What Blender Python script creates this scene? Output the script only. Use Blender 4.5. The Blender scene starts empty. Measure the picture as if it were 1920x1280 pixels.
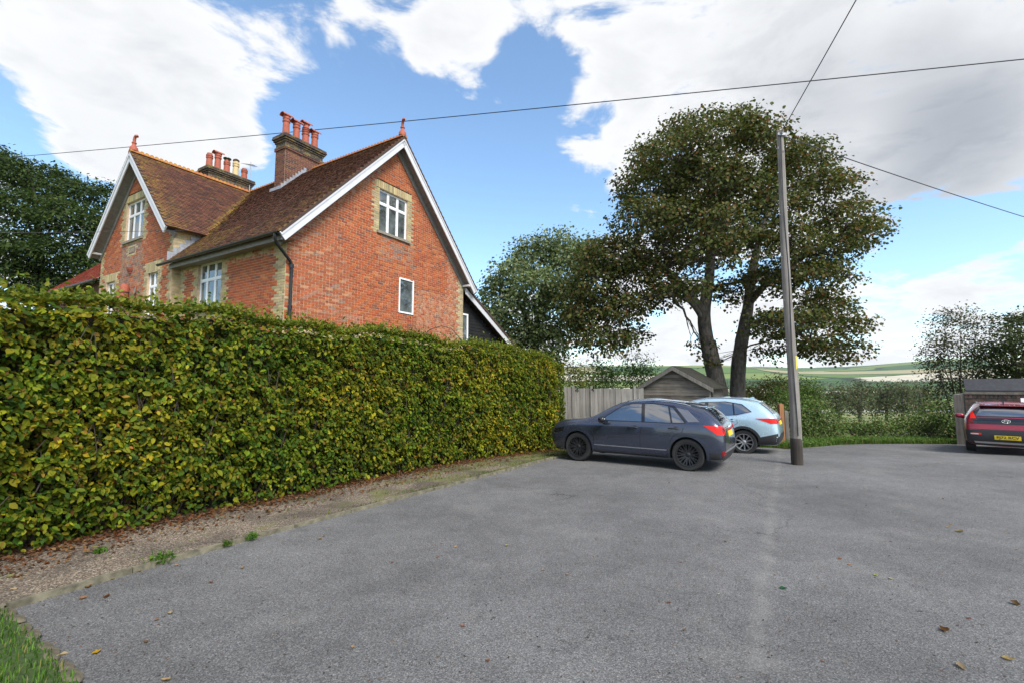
import bpy, bmesh, math, random
import numpy as np
from mathutils import Vector, Matrix
from mathutils.bvhtree import BVHTree
from mathutils.geometry import delaunay_2d_cdt
R = math.radians
rng = np.random.default_rng(7)
random.seed(7)
SC = bpy.context.scene
COL = SC.collection

# ------------------------------------------------------------------ camera
CAM_H = 1.9
PITCH = R(5.3236)
cam_d = bpy.data.cameras.new('camera')
cam_d.sensor_width = 36.0
cam_d.lens = 880.0 / 1920.0 * 36.0
cam_d.clip_start = 0.05
cam_d.clip_end = 9000
cam = bpy.data.objects.new('camera', cam_d)
cam.location = (0, 0, CAM_H)
cam.rotation_euler = (R(90) + PITCH, 0, 0)
COL.objects.link(cam)
SC.camera = cam

CP, SP = math.cos(PITCH), math.sin(PITCH)
def ray(x, y):
    v = 640 - y
    return np.array([x - 960, 880 * CP - v * SP, 880 * SP + v * CP]) / 880
def at(x, y, Y):
    """surveyed direction (photo pixel) and distance -> place in the world"""
    r = ray(x, y)
    return r * (Y / r[1]) + np.array([0, 0, CAM_H])
def gz(y):
    if y < 12.3: return 0.0
    if y < 18: return -0.05 * (y - 12.3)
    if y < 95: return -0.285 - 0.062 * (y - 18)
    return -5.06 - 2.5 * (1 - math.exp(-(y - 95) / 60))
def on_ground(x, y):
    z = 0.0
    for _ in range(12):
        r = ray(x, y); t = (z - CAM_H) / r[2]
        P = r * t + np.array([0, 0, CAM_H]); z = gz(P[1])
    return P

# ------------------------------------------------------------------ light
SUN_EL, SUN_AZ = R(47), R(148)          # azimuth clockwise from +Y (straight ahead)
sun_dir = Vector((math.sin(SUN_AZ) * math.cos(SUN_EL), math.cos(SUN_AZ) * math.cos(SUN_EL), math.sin(SUN_EL)))
sl = bpy.data.lights.new('sun', 'SUN'); sl.energy = 2.7; sl.angle = R(28); sl.color = (1.0, 0.95, 0.87)
so = bpy.data.objects.new('sun', sl); COL.objects.link(so)
so.rotation_euler = sun_dir.to_track_quat('Z', 'Y').to_euler()
so.location = (20, -30, 40)
SC.view_settings.view_transform = 'Standard'
SC.view_settings.look = 'None'
SC.view_settings.gamma = 1.0
SC.view_settings.use_curve_mapping = False
SC.view_settings.exposure = 0.98
SC.cycles.use_denoising = True
SC.cycles.max_bounces = 6
SC.cycles.diffuse_bounces = 3
SC.cycles.glossy_bounces = 3
SC.cycles.transmission_bounces = 4
SC.cycles.transparent_max_bounces = 8
SC.cycles.volume_bounces = 0
SC.cycles.sample_clamp_indirect = 6.0

# ------------------------------------------------------------------ world: sky and clouds
W = bpy.data.worlds.new('World'); SC.world = W; W.use_nodes = True
nt = W.node_tree; nt.nodes.clear()
class NG:
    def __init__(s, t): s.t = t
    def n(s, k, **kw):
        o = s.t.nodes.new(k)
        for a, b in kw.items(): setattr(o, a, b)
        return o
    def l(s, a, b): s.t.links.new(a, b)
    def put(s, sock, v):
        if hasattr(v, 'links') or isinstance(v, bpy.types.NodeSocket): s.l(v, sock)
        else: sock.default_value = v
    def m(s, op, a, b=0.0, c=0.0, clamp=False):
        o = s.n('ShaderNodeMath', operation=op); o.use_clamp = clamp
        for i, v in enumerate((a, b, c)): s.put(o.inputs[i], v)
        return o.outputs[0]
    def vm(s, op, a, b=(0, 0, 0)):
        o = s.n('ShaderNodeVectorMath', operation=op)
        s.put(o.inputs[0], a); s.put(o.inputs[1], b)
        return o.outputs['Value'] if op in ('DOT_PRODUCT', 'LENGTH', 'DISTANCE') else o.outputs[0]
    def mr(s, v, a, b, c=0.0, d=1.0, kind='LINEAR'):
        o = s.n('ShaderNodeMapRange', interpolation_type=kind)
        for i, q in enumerate((v, a, b, c, d)): s.put(o.inputs[i], q)
        return o.outputs[0]
    def mix(s, f, a, b, mode='MIX'):
        o = s.n('ShaderNodeMix', data_type='RGBA', blend_type=mode)
        s.put(o.inputs[0], f); s.put(o.inputs[6], a if not isinstance(a, tuple) else (*a[:3], 1)); s.put(o.inputs[7], b if not isinstance(b, tuple) else (*b[:3], 1))
        return o.outputs[2]
    def noise(s, vec, scale, detail=4.0, rough=0.55, dist=0.0, out=0, lac=2.0):
        o = s.n('ShaderNodeTexNoise')
        if vec is not None: s.put(o.inputs['Vector'], vec)
        o.inputs['Scale'].default_value = scale; o.inputs['Detail'].default_value = detail
        o.inputs['Roughness'].default_value = rough; o.inputs['Distortion'].default_value = dist
        o.inputs['Lacunarity'].default_value = lac
        return o.outputs[out]
    def vor(s, vec, scale, feature='F1', out=0, rand=1.0):
        o = s.n('ShaderNodeTexVoronoi', feature=feature)
        if vec is not None: s.put(o.inputs['Vector'], vec)
        o.inputs['Scale'].default_value = scale; o.inputs['Randomness'].default_value = rand
        return o.outputs[out]
    def ramp(s, f, stops, interp='LINEAR'):
        o = s.n('ShaderNodeValToRGB'); o.color_ramp.interpolation = interp
        e = o.color_ramp.elements
        while len(e) < len(stops): e.new(0.5)
        for q, (p, c) in zip(e, stops):
            q.position = p; q.color = (*c[:3], 1)
        s.put(o.inputs[0], f); return o.outputs[0]
    def bump(s, h, strength=0.3, dist=0.01):
        o = s.n('ShaderNodeBump'); o.inputs['Strength'].default_value = strength; o.inputs['Distance'].default_value = dist
        s.put(o.inputs['Height'], h); return o.outputs[0]
g = NG(nt)
sky = g.n('ShaderNodeTexSky', sky_type='NISHITA')
sky.sun_disc = False; sky.sun_elevation = SUN_EL; sky.sun_rotation = SUN_AZ
sky.air_density = 1.0; sky.dust_density = 0.6; sky.ozone_density = 2.0; sky.altitude = 50
tc = g.n('ShaderNodeTexCoord')
D = g.vm('NORMALIZE', tc.outputs['Generated'])
sep = g.n('ShaderNodeSeparateXYZ'); g.l(D, sep.inputs[0])
zz = g.m('ADD', g.m('ABSOLUTE', sep.outputs[2]), 0.22)
comb = g.n('ShaderNodeCombineXYZ'); g.l(zz, comb.inputs[0]); g.l(zz, comb.inputs[1]); comb.inputs[2].default_value = 0.45
flat = g.vm('ADD', g.vm('DIVIDE', D, comb.outputs[0]), (0.37, 0.11, 0.0))
n1 = g.noise(flat, 3.1, 12.0, 0.60, 0.35)
def lobes(L):
    acc = None
    for (x, y, r, w) in L:
        d0 = ray(x, y); d0 = d0 / np.linalg.norm(d0)
        d1 = ray(x + r, y); d1 = d1 / np.linalg.norm(d1)
        a = math.acos(float(np.clip(d0 @ d1, -1, 1)))
        dt = g.vm('DOT_PRODUCT', D, tuple(float(q) for q in d0))
        v = g.mr(dt, math.cos(a * 1.35), math.cos(a * 0.25), 0.0, w, 'SMOOTHSTEP')
        acc = v if acc is None else g.m('ADD', acc, v)
    return acc
bias = lobes([(210, 120, 190, .17), (420, 110, 150, .17), (330, 235, 140, .17), (110, 90, 110, .08), (470, 300, 60, .10), (200, 260, 120, .10),
              (15, 15, 70, -.14), (20, 225, 95, -.22), (640, 40, 40, .05), (570, 240, 85, -.16), (650, 250, 120, -.15), (930, 340, 190, -.24), (720, 430, 190, -.22), (700, 110, 60, -.16),
              (845, 95, 78, .19), (920, 60, 50, .05), (1020, 5, 60, .06), (1005, 130, 70, -.20), (1180, 60, 120, .14), (1340, 120, 230, .16), (1640, 130, 330, .16), (1870, 130, 260, .14), (1130, 220, 80, .12),
              (1480, 290, 170, .12), (1800, 290, 190, .12), (1730, 415, 80, -.14), (1870, 420, 60, -.12), (1860, 520, 120, .14), (1230, 645, 220, .15), (1640, 640, 160, .13), (925, 490, 45, .10), (1650, 470, 60, -.06), (1010, 500, 110, -.14)])
nn = g.m('ADD', g.m('MULTIPLY_ADD', n1, 1.5, -0.25), g.m('MULTIPLY', bias, 0.95))
dens = g.mr(nn, 0.44, 0.61, 0.0, 1.0, 'SMOOTHSTEP')
off = g.vm('ADD', flat, (0.055, 0.03, 0.075))
n1b = g.noise(off, 3.1, 12.0, 0.60, 0.35)
n2 = g.noise(flat, 1.7, 4.0, 0.55, 0.3)
relief = g.mr(g.m('SUBTRACT', n1b, n1), -0.06, 0.12, 0.0, 0.22)
thick = g.mr(nn, 0.56, 0.80, 0.0, 1.0, 'SMOOTHSTEP')
grey = lobes([(1640, 270, 260, .36), (1850, 300, 260, .38), (1420, 150, 170, .10), (1850, 120, 230, .16), (1560, 60, 200, .10), (1850, 560, 120, .05)])
sh = g.m('ADD', g.m('ADD', g.m('MULTIPLY', relief, thick), g.m('MULTIPLY', g.mr(n2, 0.40, 0.62, 0.10, 0.0), thick)), grey, clamp=True)
ccol = g.mix(sh, (5.2, 5.23, 5.28), (2.0, 2.15, 2.4))
skyc = g.mix(1.0, sky.outputs[0], (1.36, 1.48, 1.46), 'MULTIPLY')
fin = g.mix(g.m('MULTIPLY', dens, 0.97), skyc, ccol)
bg = g.n('ShaderNodeBackground'); g.l(fin, bg.inputs[0]); bg.inputs[1].default_value = 0.1
wo = g.n('ShaderNodeOutputWorld'); g.l(bg.outputs[0], wo.inputs[0])

# ------------------------------------------------------------------ materials
def newmat(name):
    m = bpy.data.materials.new(name); m.use_nodes = True
    t = m.node_tree; g = NG(t)
    p = t.nodes['Principled BSDF']
    return m, g, p
def plain(name, col, rough=0.6, metal=0.0, coat=0.0, nz=0.0, nscale=8.0, bump=0.0, spec=0.5, emit=None):
    m, g, p = newmat(name)
    p.inputs['Roughness'].default_value = rough; p.inputs['Metallic'].default_value = metal
    p.inputs['Coat Weight'].default_value = coat; p.inputs['Coat Roughness'].default_value = 0.04
    p.inputs['Specular IOR Level'].default_value = spec
    p.inputs['Base Color'].default_value = (*col, 1)
    if nz > 0 or bump > 0:
        tc = g.n('ShaderNodeTexCoord'); n = g.noise(tc.outputs['Object'], nscale, 5.0, 0.6)
        if nz > 0:
            f = g.mr(n, 0.3, 0.7)
            a = tuple(c * (1 - nz) for c in col); b = tuple(min(1, c * (1 + nz)) for c in col)
            g.l(g.mix(f, a, b), p.inputs['Base Color'])
        if bump > 0: g.l(g.bump(n, bump, 0.01), p.inputs['Normal'])
    return m
def leafmat(name, transl=0.35, rough=0.5):
    m, g, p = newmat(name)
    at_ = g.n('ShaderNodeAttribute', attribute_name='Col')
    g.l(at_.outputs['Color'], p.inputs['Base Color'])
    p.inputs['Roughness'].default_value = rough; p.inputs['Specular IOR Level'].default_value = 0.14
    tr = g.n('ShaderNodeBsdfTranslucent')
    g.l(g.mix(1.0, at_.outputs['Color'], (1.25, 1.3, 0.7), 'MULTIPLY'), tr.inputs[0])
    mx = g.n('ShaderNodeMixShader'); mx.inputs[0].default_value = transl
    g.l(p.outputs[0], mx.inputs[1]); g.l(tr.outputs[0], mx.inputs[2])
    g.l(mx.outputs[0], g.t.nodes['Material Output'].inputs[0])
    return m
def piecemat(name, rough=0.85, nscale=40, stain=(0.55, 0.48, 0.36), bump=0.4, var=0.25):
    """colour of each piece from its own attribute; alpha = how much pale bloom has settled on it"""
    m, g, p = newmat(name)
    at_ = g.n('ShaderNodeAttribute', attribute_name='Col')
    tc = g.n('ShaderNodeTexCoord')
    n = g.noise(tc.outputs['Object'], nscale, 4.0, 0.6)
    c = g.mix(g.mr(n, 0.3, 0.7, 0, var), at_.outputs['Color'], (0.02, 0.015, 0.012))
    n2 = g.noise(tc.outputs['Object'], 7.0, 5.0, 0.65)
    f = g.m('MULTIPLY', at_.outputs['Alpha'], g.mr(n2, 0.42, 0.62), clamp=True)
    c = g.mix(f, c, stain)
    g.l(c, p.inputs['Base Color']); p.inputs['Roughness'].default_value = rough
    p.inputs['Specular IOR Level'].default_value = 0.3
    g.l(g.bump(n, bump, 0.004), p.inputs['Normal'])
    return m
def woodmat(name, a, b, sx=30, sz=1.5, rough=0.85):
    m, g, p = newmat(name)
    tc = g.n('ShaderNodeTexCoord'); mp = g.n('ShaderNodeMapping')
    g.l(tc.outputs['Object'], mp.inputs[0]); mp.inputs['Scale'].default_value = (sx, sx, sz)
    n = g.noise(mp.outputs[0], 1.0, 5.0, 0.65, 0.6)
    n2 = g.noise(tc.outputs['Object'], 1.7, 3.0)
    oi = g.n('ShaderNodeObjectInfo')
    f = g.m('ADD', g.mr(n, 0.3, 0.7, 0, 0.75), g.m('ADD', g.mr(n2, .3, .7, -.15, .2), g.mr(oi.outputs['Random'], 0, 1, -0.2, 0.2)), clamp=True)
    g.l(g.mix(f, a, b), p.inputs['Base Color'])
    p.inputs['Roughness'].default_value = rough
    g.l(g.bump(n, 0.5, 0.006), p.inputs['Normal'])
    return m
M = {}
M['leaf'] = leafmat('leaf', 0.32, 0.6); M['leaf_dark'] = leafmat('leaf_dark', 0.34, 0.65); M['grassm'] = leafmat('grass_blade', 0.3, 0.6)
M['brick'] = piecemat('brick'); M['tile'] = piecemat('roof_tile', 0.8, 25, (0.36, 0.25, 0.03), 0.5, 0.35)
M['mortar'] = plain('lime_mortar', (0.46, 0.34, 0.23), 0.95, nz=0.2, nscale=14, bump=0.3)
M['white'] = plain('white_paint', (0.60, 0.60, 0.62), 0.45, nz=0.06, nscale=5)
M['pvc'] = plain('white_plastic_frame', (0.80, 0.80, 0.81), 0.3)
M['soffit'] = plain('grey_soffit', (0.20, 0.19, 0.18), 0.7, nz=0.2)
M['black'] = plain('black_iron', (0.012, 0.012, 0.014), 0.35, nz=0.1)
M['lead'] = plain('lead_flashing', (0.33, 0.34, 0.37), 0.45, metal=0.3, nz=0.25, nscale=12)
M['stone'] = plain('sill_stone', (0.24, 0.21, 0.17), 0.9, nz=0.3, nscale=20, bump=0.3)
M['terracotta'] = plain('terracotta', (0.33, 0.085, 0.05), 0.75, nz=0.25, nscale=14, bump=0.15)
M['terra_dark'] = plain('sooty_terracotta', (0.05, 0.03, 0.028), 0.85, nz=0.3)
M['buff'] = plain('buff_clay', (0.55, 0.42, 0.22), 0.8, nz=0.15)
M['board_black'] = woodmat('black_weatherboard', (0.006, 0.006, 0.007), (0.022, 0.021, 0.022), 2, 40, 0.6)
def glassmat(name, col, ior=1.6, wav=0.06):
    m, g, p = newmat(name)
    tc = g.n('ShaderNodeTexCoord'); n = g.noise(tc.outputs['Object'], 2.2, 3.0)
    g.l(g.mix(g.mr(n, .35, .65), tuple(c * .4 for c in col), tuple(c * 1.5 for c in col)), p.inputs['Base Color'])
    p.inputs['Roughness'].default_value = 0.03; p.inputs['Specular IOR Level'].default_value = 0.9
    p.inputs['IOR'].default_value = ior
    if wav: g.l(g.bump(g.noise(tc.outputs['Object'], 1.3, 2.0), wav, 0.05), p.inputs['Normal'])
    return m
M['pane'] = glassmat('window_pane', (0.10, 0.115, 0.115), 1.75)
M['bark'] = None
def barkmat(name, a, b, sc=9):
    m, g, p = newmat(name)
    tc = g.n('ShaderNodeTexCoord'); mp = g.n('ShaderNodeMapping'); g.l(tc.outputs['Object'], mp.inputs[0]); mp.inputs['Scale'].default_value = (1, 1, .35)
    n = g.noise(mp.outputs[0], sc, 6.0, 0.65, 0.3)
    g.l(g.mix(g.mr(n, .35, .65), a, b), p.inputs['Base Color']); p.inputs['Roughness'].default_value = 0.95
    g.l(g.bump(n, 0.8, 0.03), p.inputs['Normal']); return m
M['bark'] = barkmat('bark', (0.035, 0.028, 0.022), (0.125, 0.108, 0.09))
M['twig'] = barkmat('twig_bark', (0.03, 0.022, 0.017), (0.10, 0.08, 0.06), 20)
M['pole'] = woodmat('weathered_pole', (0.08, 0.07, 0.061), (0.30, 0.272, 0.245), 34, 0.6)
M['fence'] = woodmat('silver_grey_oak', (0.085, 0.077, 0.066), (0.235, 0.215, 0.187), 24, 1.2)
M['shedw'] = woodmat('weathered_shed_board', (0.05, 0.041, 0.032), (0.30, 0.26, 0.21), 1.6, 60)
M['newpost'] = woodmat('orange_softwood', (0.20, 0.085, 0.03), (0.42, 0.20, 0.085), 20, 1.0)
M['wire'] = plain('cable_sheath', (0.02, 0.02, 0.025), 0.5)

# ------------------------------------------------------------------ mesh helpers
def link(o, parent=None):
    COL.objects.link(o)
    if parent is not None: o.parent = parent
    return o
def tag(o, label=None, cat=None, group=None, kind=None):
    if label: o['label'] = label
    if cat: o['category'] = cat
    if group: o['group'] = group
    if kind: o['kind'] = kind
    return o
def empty(name, loc=(0, 0, 0), rz=0.0):
    o = bpy.data.objects.new(name, None); o.location = loc; o.rotation_euler = (0, 0, rz); o.empty_display_size = 0.2
    return link(o)
class MB:
    def __init__(s): s.v = []; s.f = []; s.c = []
    def add(s, vs, fs, col=None):
        k = len(s.v); s.v.extend([tuple(map(float, q)) for q in vs]); s.f.extend([[i + k for i in f] for f in fs])
        if col is not None: s.c.extend([col] * len(vs))
    def box(s, lo, hi, col=None):
        x0, y0, z0 = lo; x1, y1, z1 = hi
        s.add([(x0, y0, z0), (x1, y0, z0), (x1, y1, z0), (x0, y1, z0), (x0, y0, z1), (x1, y0, z1), (x1, y1, z1), (x0, y1, z1)],
              [(0, 3, 2, 1), (4, 5, 6, 7), (0, 1, 5, 4), (1, 2, 6, 5), (2, 3, 7, 6), (3, 0, 4, 7)], col)
    def obox(s, c, ax, ay, az, col=None):
        c, ax, ay, az = (np.array(q, float) for q in (c, ax, ay, az))
        P = [c + i * ax + j * ay + k * az for k in (-1, 1) for (i, j) in ((-1, -1), (1, -1), (1, 1), (-1, 1))]
        s.add(P, [(0, 3, 2, 1), (4, 5, 6, 7), (0, 1, 5, 4), (1, 2, 6, 5), (2, 3, 7, 6), (3, 0, 4, 7)], col)
    def prism(s, poly, ext, col=None):
        n = len(poly); e = np.array(ext, float); P = [np.array(q, float) for q in poly]
        s.add(P + [q + e for q in P], [list(range(n))[::-1], list(range(n, 2 * n))] + [(i, (i + 1) % n, (i + 1) % n + n, i + n) for i in range(n)], col)
    def tube(s, path, rad, n=8, cap=True, col=None):
        path = [np.array(p, float) for p in path]
        if not hasattr(rad, '__len__'): rad = [rad] * len(path)
        vs = []; fs = []; pu = None
        for i, p in enumerate(path):
            t = path[min(i + 1, len(path) - 1)] - path[max(i - 1, 0)]; t = t / (np.linalg.norm(t) + 1e-9)
            if pu is None:
                a = np.array([0, 0, 1.0]) if abs(t[2]) < 0.9 else np.array([1.0, 0, 0]); u = np.cross(t, a)
            else: u = pu - t * (pu @ t)
            u = u / (np.linalg.norm(u) + 1e-9); pu = u; w = np.cross(t, u)
            for k in range(n):
                q = 2 * math.pi * k / n
                vs.append(p + rad[i] * (math.cos(q) * u + math.sin(q) * w))
        for i in range(len(path) - 1):
            for k in range(n):
                a = i * n + k; b = i * n + (k + 1) % n
                fs.append((a, b, b + n, a + n))
        if cap: fs.append(list(range(n))[::-1]); fs.append([(len(path) - 1) * n + k for k in range(n)])
        s.add(vs, fs, col)
    def lathe(s, prof, n=20, o=(0, 0, 0), ax='z', col=None):
        vs = []; fs = []
        for (r, h) in prof:
            for k in range(n):
                q = 2 * math.pi * k / n; a, b = r * math.cos(q), r * math.sin(q)
                p = (a, b, h) if ax == 'z' else ((a, h, b) if ax == 'y' else (h, a, b))
                vs.append((p[0] + o[0], p[1] + o[1], p[2] + o[2]))
        for i in range(len(prof) - 1):
            for k in range(n):
                a = i * n + k; b = i * n + (k + 1) % n
                fs.append((a, b, b + n, a + n))
        s.add(vs, fs, col)
    def mesh(s, name, mat, smooth=False):
        me = bpy.data.meshes.new(name); me.from_pydata(s.v, [], s.f)
        if s.c:
            ca = me.color_attributes.new('Col', 'FLOAT_COLOR', 'POINT')
            cc = np.array([c if len(c) == 4 else (*c, 0.0) for c in s.c], dtype=np.float32).ravel()
            ca.data.foreach_set('color', cc)
        for m_ in (mat if isinstance(mat, (list, tuple)) else [mat]): me.materials.append(m_)
        if smooth:
            me.polygons.foreach_set('use_smooth', [True] * len(me.polygons)); me.set_sharp_from_angle(angle=R(38))
        return me
    def build(s, name, mat, parent=None, smooth=False):
        return link(bpy.data.objects.new(name, s.mesh(name, mat, smooth)), parent)
def fastmesh(name, V, F, cols=None, mat=None, smooth=False):
    """V (n,3), F (m,4) quads, cols (n,3)"""
    me = bpy.data.meshes.new(name)
    n, m_ = len(V), len(F)
    me.vertices.add(n); me.vertices.foreach_set('co', np.asarray(V, np.float32).ravel())
    k = F.shape[1]
    me.loops.add(m_ * k); me.loops.foreach_set('vertex_index', np.asarray(F, np.int32).ravel())
    me.polygons.add(m_); me.polygons.foreach_set('loop_start', np.arange(0, m_ * k, k, dtype=np.int32))
    me.update(calc_edges=True)
    if cols is not None:
        ca = me.color_attributes.new('Col', 'FLOAT_COLOR', 'POINT')
        cc = np.concatenate([cols, np.zeros((n, 1))], 1).astype(np.float32); ca.data.foreach_set('color', cc.ravel())
    if mat is not None: me.materials.append(mat)
    if smooth: me.polygons.foreach_set('use_smooth', [True] * m_)
    return me
# unit leaf: length along +y (0..1), width +-0.5 in x, face normal +z, folded on its midrib
LEAF = np.array([(0, 0, 0), (-.46, .30, .10), (-.40, .66, .08), (0, 1, -.10), (.40, .66, .08), (.46, .30, .10)])
LEAFF = np.array([(0, 3, 2, 1), (0, 5, 4, 3)])
def frames(nrm, tip):
    nrm = nrm / (np.linalg.norm(nrm, axis=1, keepdims=True) + 1e-9)
    t = tip - nrm * np.sum(tip * nrm, 1, keepdims=True); t = t / (np.linalg.norm(t, axis=1, keepdims=True) + 1e-9)
    return np.cross(t, nrm), t, nrm
def leaves(name, P, nrm, tip, length, width, cols, mat, parent=None, kind='stuff'):
    N = len(P); x, t, n = frames(nrm, tip)
    V = (P[:, None, :] + LEAF[None, :, 0:1] * (x * width[:, None])[:, None, :] + LEAF[None, :, 1:2] * (t * length[:, None])[:, None, :]
         + LEAF[None, :, 2:3] * (n * width[:, None])[:, None, :]).reshape(-1, 3)
    F = (np.arange(N)[:, None, None] * 6 + LEAFF[None]).reshape(-1, 4)
    o = link(bpy.data.objects.new(name, fastmesh(name, V, F, np.repeat(cols, 6, 0), mat)), parent)
    if kind: o['kind'] = kind
    return o
def pick_cols(n, table, jit=0.18):
    c = np.array([q[:3] for q in table]); w = np.array([q[3] for q in table], float); w /= w.sum()
    k = rng.choice(len(c), n, p=w)
    return np.clip(c[k] * rng.uniform(1 - jit, 1 + jit, (n, 1)) * rng.uniform(.93, 1.07, (n, 3)), 0.003, 1)
def unit(n):
    v = rng.normal(size=(n, 3)); return v / np.linalg.norm(v, axis=1, keepdims=True)
# ------------------------------------------------------------------ ground, fields, hills
def sheet(name, poly, step, zfn, mat, kind='structure', label=None):
    poly = [Vector((float(p[0]), float(p[1]))) for p in poly]
    pts = []
    for i, a in enumerate(poly):
        b = poly[(i + 1) % len(poly)]; k = max(1, int((b - a).length / step))
        pts += [a.lerp(b, j / k) for j in range(k)]
    nb = len(pts); edges = [(i, (i + 1) % nb) for i in range(nb)]
    xs = [p.x for p in pts]; ys = [p.y for p in pts]
    y = min(ys) + step
    while y < max(ys):
        x = min(xs) + step
        while x < max(xs): pts.append(Vector((x, y))); x += step
        y += step
    r = delaunay_2d_cdt(pts, edges, [list(range(nb))], 1, 1e-4)
    me = bpy.data.meshes.new(name); me.from_pydata([(p.x, p.y, zfn(p.x, p.y)) for p in r[0]], [], [list(f) for f in r[2]])
    me.materials.append(mat)
    bm = bmesh.new(); bm.from_mesh(me); bmesh.ops.delete(bm, geom=[v for v in bm.verts if not v.link_faces], context='VERTS'); bmesh.ops.recalc_face_normals(bm, faces=bm.faces)
    for f in bm.faces:
        if f.normal.z < 0: f.normal_flip()
    bm.to_mesh(me); bm.free()
    o = link(bpy.data.objects.new(name, me)); o['kind'] = kind
    if label: o['label'] = label
    return o
def tarmac_mat():
    m, g, p = newmat('worn_tarmac')
    tc = g.n('ShaderNodeTexCoord'); P = tc.outputs['Object']
    fine = g.noise(P, 90, 4.0, 0.8)
    v = g.vor(P, 120, 'F1', 1)
    vs = g.n('ShaderNodeSeparateColor'); g.l(v, vs.inputs[0])
    big = g.noise(P, 0.45, 4.0, 0.55); mid = g.noise(P, 2.6, 5.0, 0.6)
    f = g.m('ADD', g.m('MULTIPLY', fine, 0.75), g.m('MULTIPLY', vs.outputs[0], 0.35))
    c = g.ramp(f, [(0.24, (0.030, 0.029, 0.0285)), (0.5, (0.112, 0.1085, 0.1065)), (0.70, (0.195, 0.19, 0.186)), (0.88, (0.42, 0.41, 0.395))])
    k = g.mr(g.m('ADD', big, g.m('MULTIPLY', mid, 0.55)), 0.55, 1.0, 0.70, 1.18)
    kk = g.n('ShaderNodeCombineXYZ'); [g.l(k, kk.inputs[i]) for i in range(3)]
    c = g.mix(1.0, c, kk.outputs[0], 'MULTIPLY')
    # pale worn joint between two lays of tarmac
    a, b = on_ground(1455, 900), on_ground(1415, 1235)
    d = np.array([b[0] - a[0], b[1] - a[1], 0]); L = np.linalg.norm(d); d /= L; nn = (-d[1], d[0], 0)
    off = g.m('SUBTRACT', g.vm('DOT_PRODUCT', P, tuple(map(float, nn))), float(a[0] * nn[0] + a[1] * nn[1]))
    off = g.m('ADD', off, g.m('MULTIPLY', g.m('SUBTRACT', g.noise(P, 1.6, 4.0), 0.5), 0.25))
    band = g.m('MULTIPLY', g.mr(g.m('ABSOLUTE', off), 0.0, 0.11, 1.0, 0.0, 'SMOOTHSTEP'), g.mr(mid, .3, .6))
    c = g.mix(g.m('MULTIPLY', band, 0.24), c, (0.30, 0.29, 0.26))
    c = g.mix(g.mr(g.noise(P, 0.9, 5.0, 0.6), 0.58, 0.72, 0, 0.22), c, (0.25, 0.235, 0.205))
    c = g.mix(g.mr(g.noise(P, 0.55, 6.0, 0.68, 0.4), 0.60, 0.74, 0, 0.5), c, (0.045, 0.043, 0.042))
    ck = g.n('ShaderNodeTexVoronoi', feature='DISTANCE_TO_EDGE'); ck.inputs['Scale'].default_value = 0.42
    wv = g.n('ShaderNodeVectorMath', operation='MULTIPLY_ADD'); g.l(g.noise(P, 1.4, 6.0, .65, out=1), wv.inputs[0]); wv.inputs[1].default_value = (.9, .9, 0); g.l(P, wv.inputs[2]); g.l(wv.outputs[0], ck.inputs['Vector'])
    crack = g.m('MULTIPLY', g.mr(ck.outputs[0], 0.0, 0.006, 1.0, 0.0), g.mr(g.noise(P, .35, 3.0), .50, .60))
    c = g.mix(g.m('MULTIPLY', crack, .7), c, (0.02, 0.019, 0.018))
    g.l(c, p.inputs['Base Color']); p.inputs['Roughness'].default_value = 0.8; p.inputs['Specular IOR Level'].default_value = 0.35
    g.l(g.bump(f, 0.8, 0.010), p.inputs['Normal'])
    return m
def gravel_mat():
    m, g, p = newmat('gravel_path')
    tc = g.n('ShaderNodeTexCoord'); P = tc.outputs['Object']
    v = g.n('ShaderNodeTexVoronoi'); g.l(P, v.inputs['Vector']); v.inputs['Scale'].default_value = 75
    s = g.n('ShaderNodeSeparateColor'); g.l(v.outputs['Color'], s.inputs[0])
    c = g.ramp(s.outputs[0], [(0, (0.06, 0.045, 0.032)), (.4, (0.19, 0.14, 0.10)), (.75, (0.34, 0.26, 0.185)), (1, (0.52, 0.44, 0.34))])
    c = g.mix(g.mr(v.outputs['Distance'], 0.25, 0.75, 0, .6), c, (0.035, 0.028, 0.02))
    n = g.noise(P, 1.6, 5.0, 0.62)
    sp = g.n('ShaderNodeSeparateXYZ'); g.l(P, sp.inputs[0])
    far = g.mr(sp.outputs[1], 6.0, 12.0, -0.10, 0.17)
    c = g.mix(g.mr(g.m('ADD', n, far), 0.50, 0.64, 0, 0.85), c, g.mix(g.noise(P, 30, 3.0), (0.06, 0.075, 0.016), (0.20, 0.19, 0.06)))
    c = g.mix(g.mr(g.noise(P, 0.9, 4.0), 0.46, 0.62, 0, .62), c, (0.045, 0.035, 0.028))
    g.l(c, p.inputs['Base Color']); p.inputs['Roughness'].default_value = 0.95
    g.l(g.bump(v.outputs['Distance'], 0.8, 0.012), p.inputs['Normal'])
    return m
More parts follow.
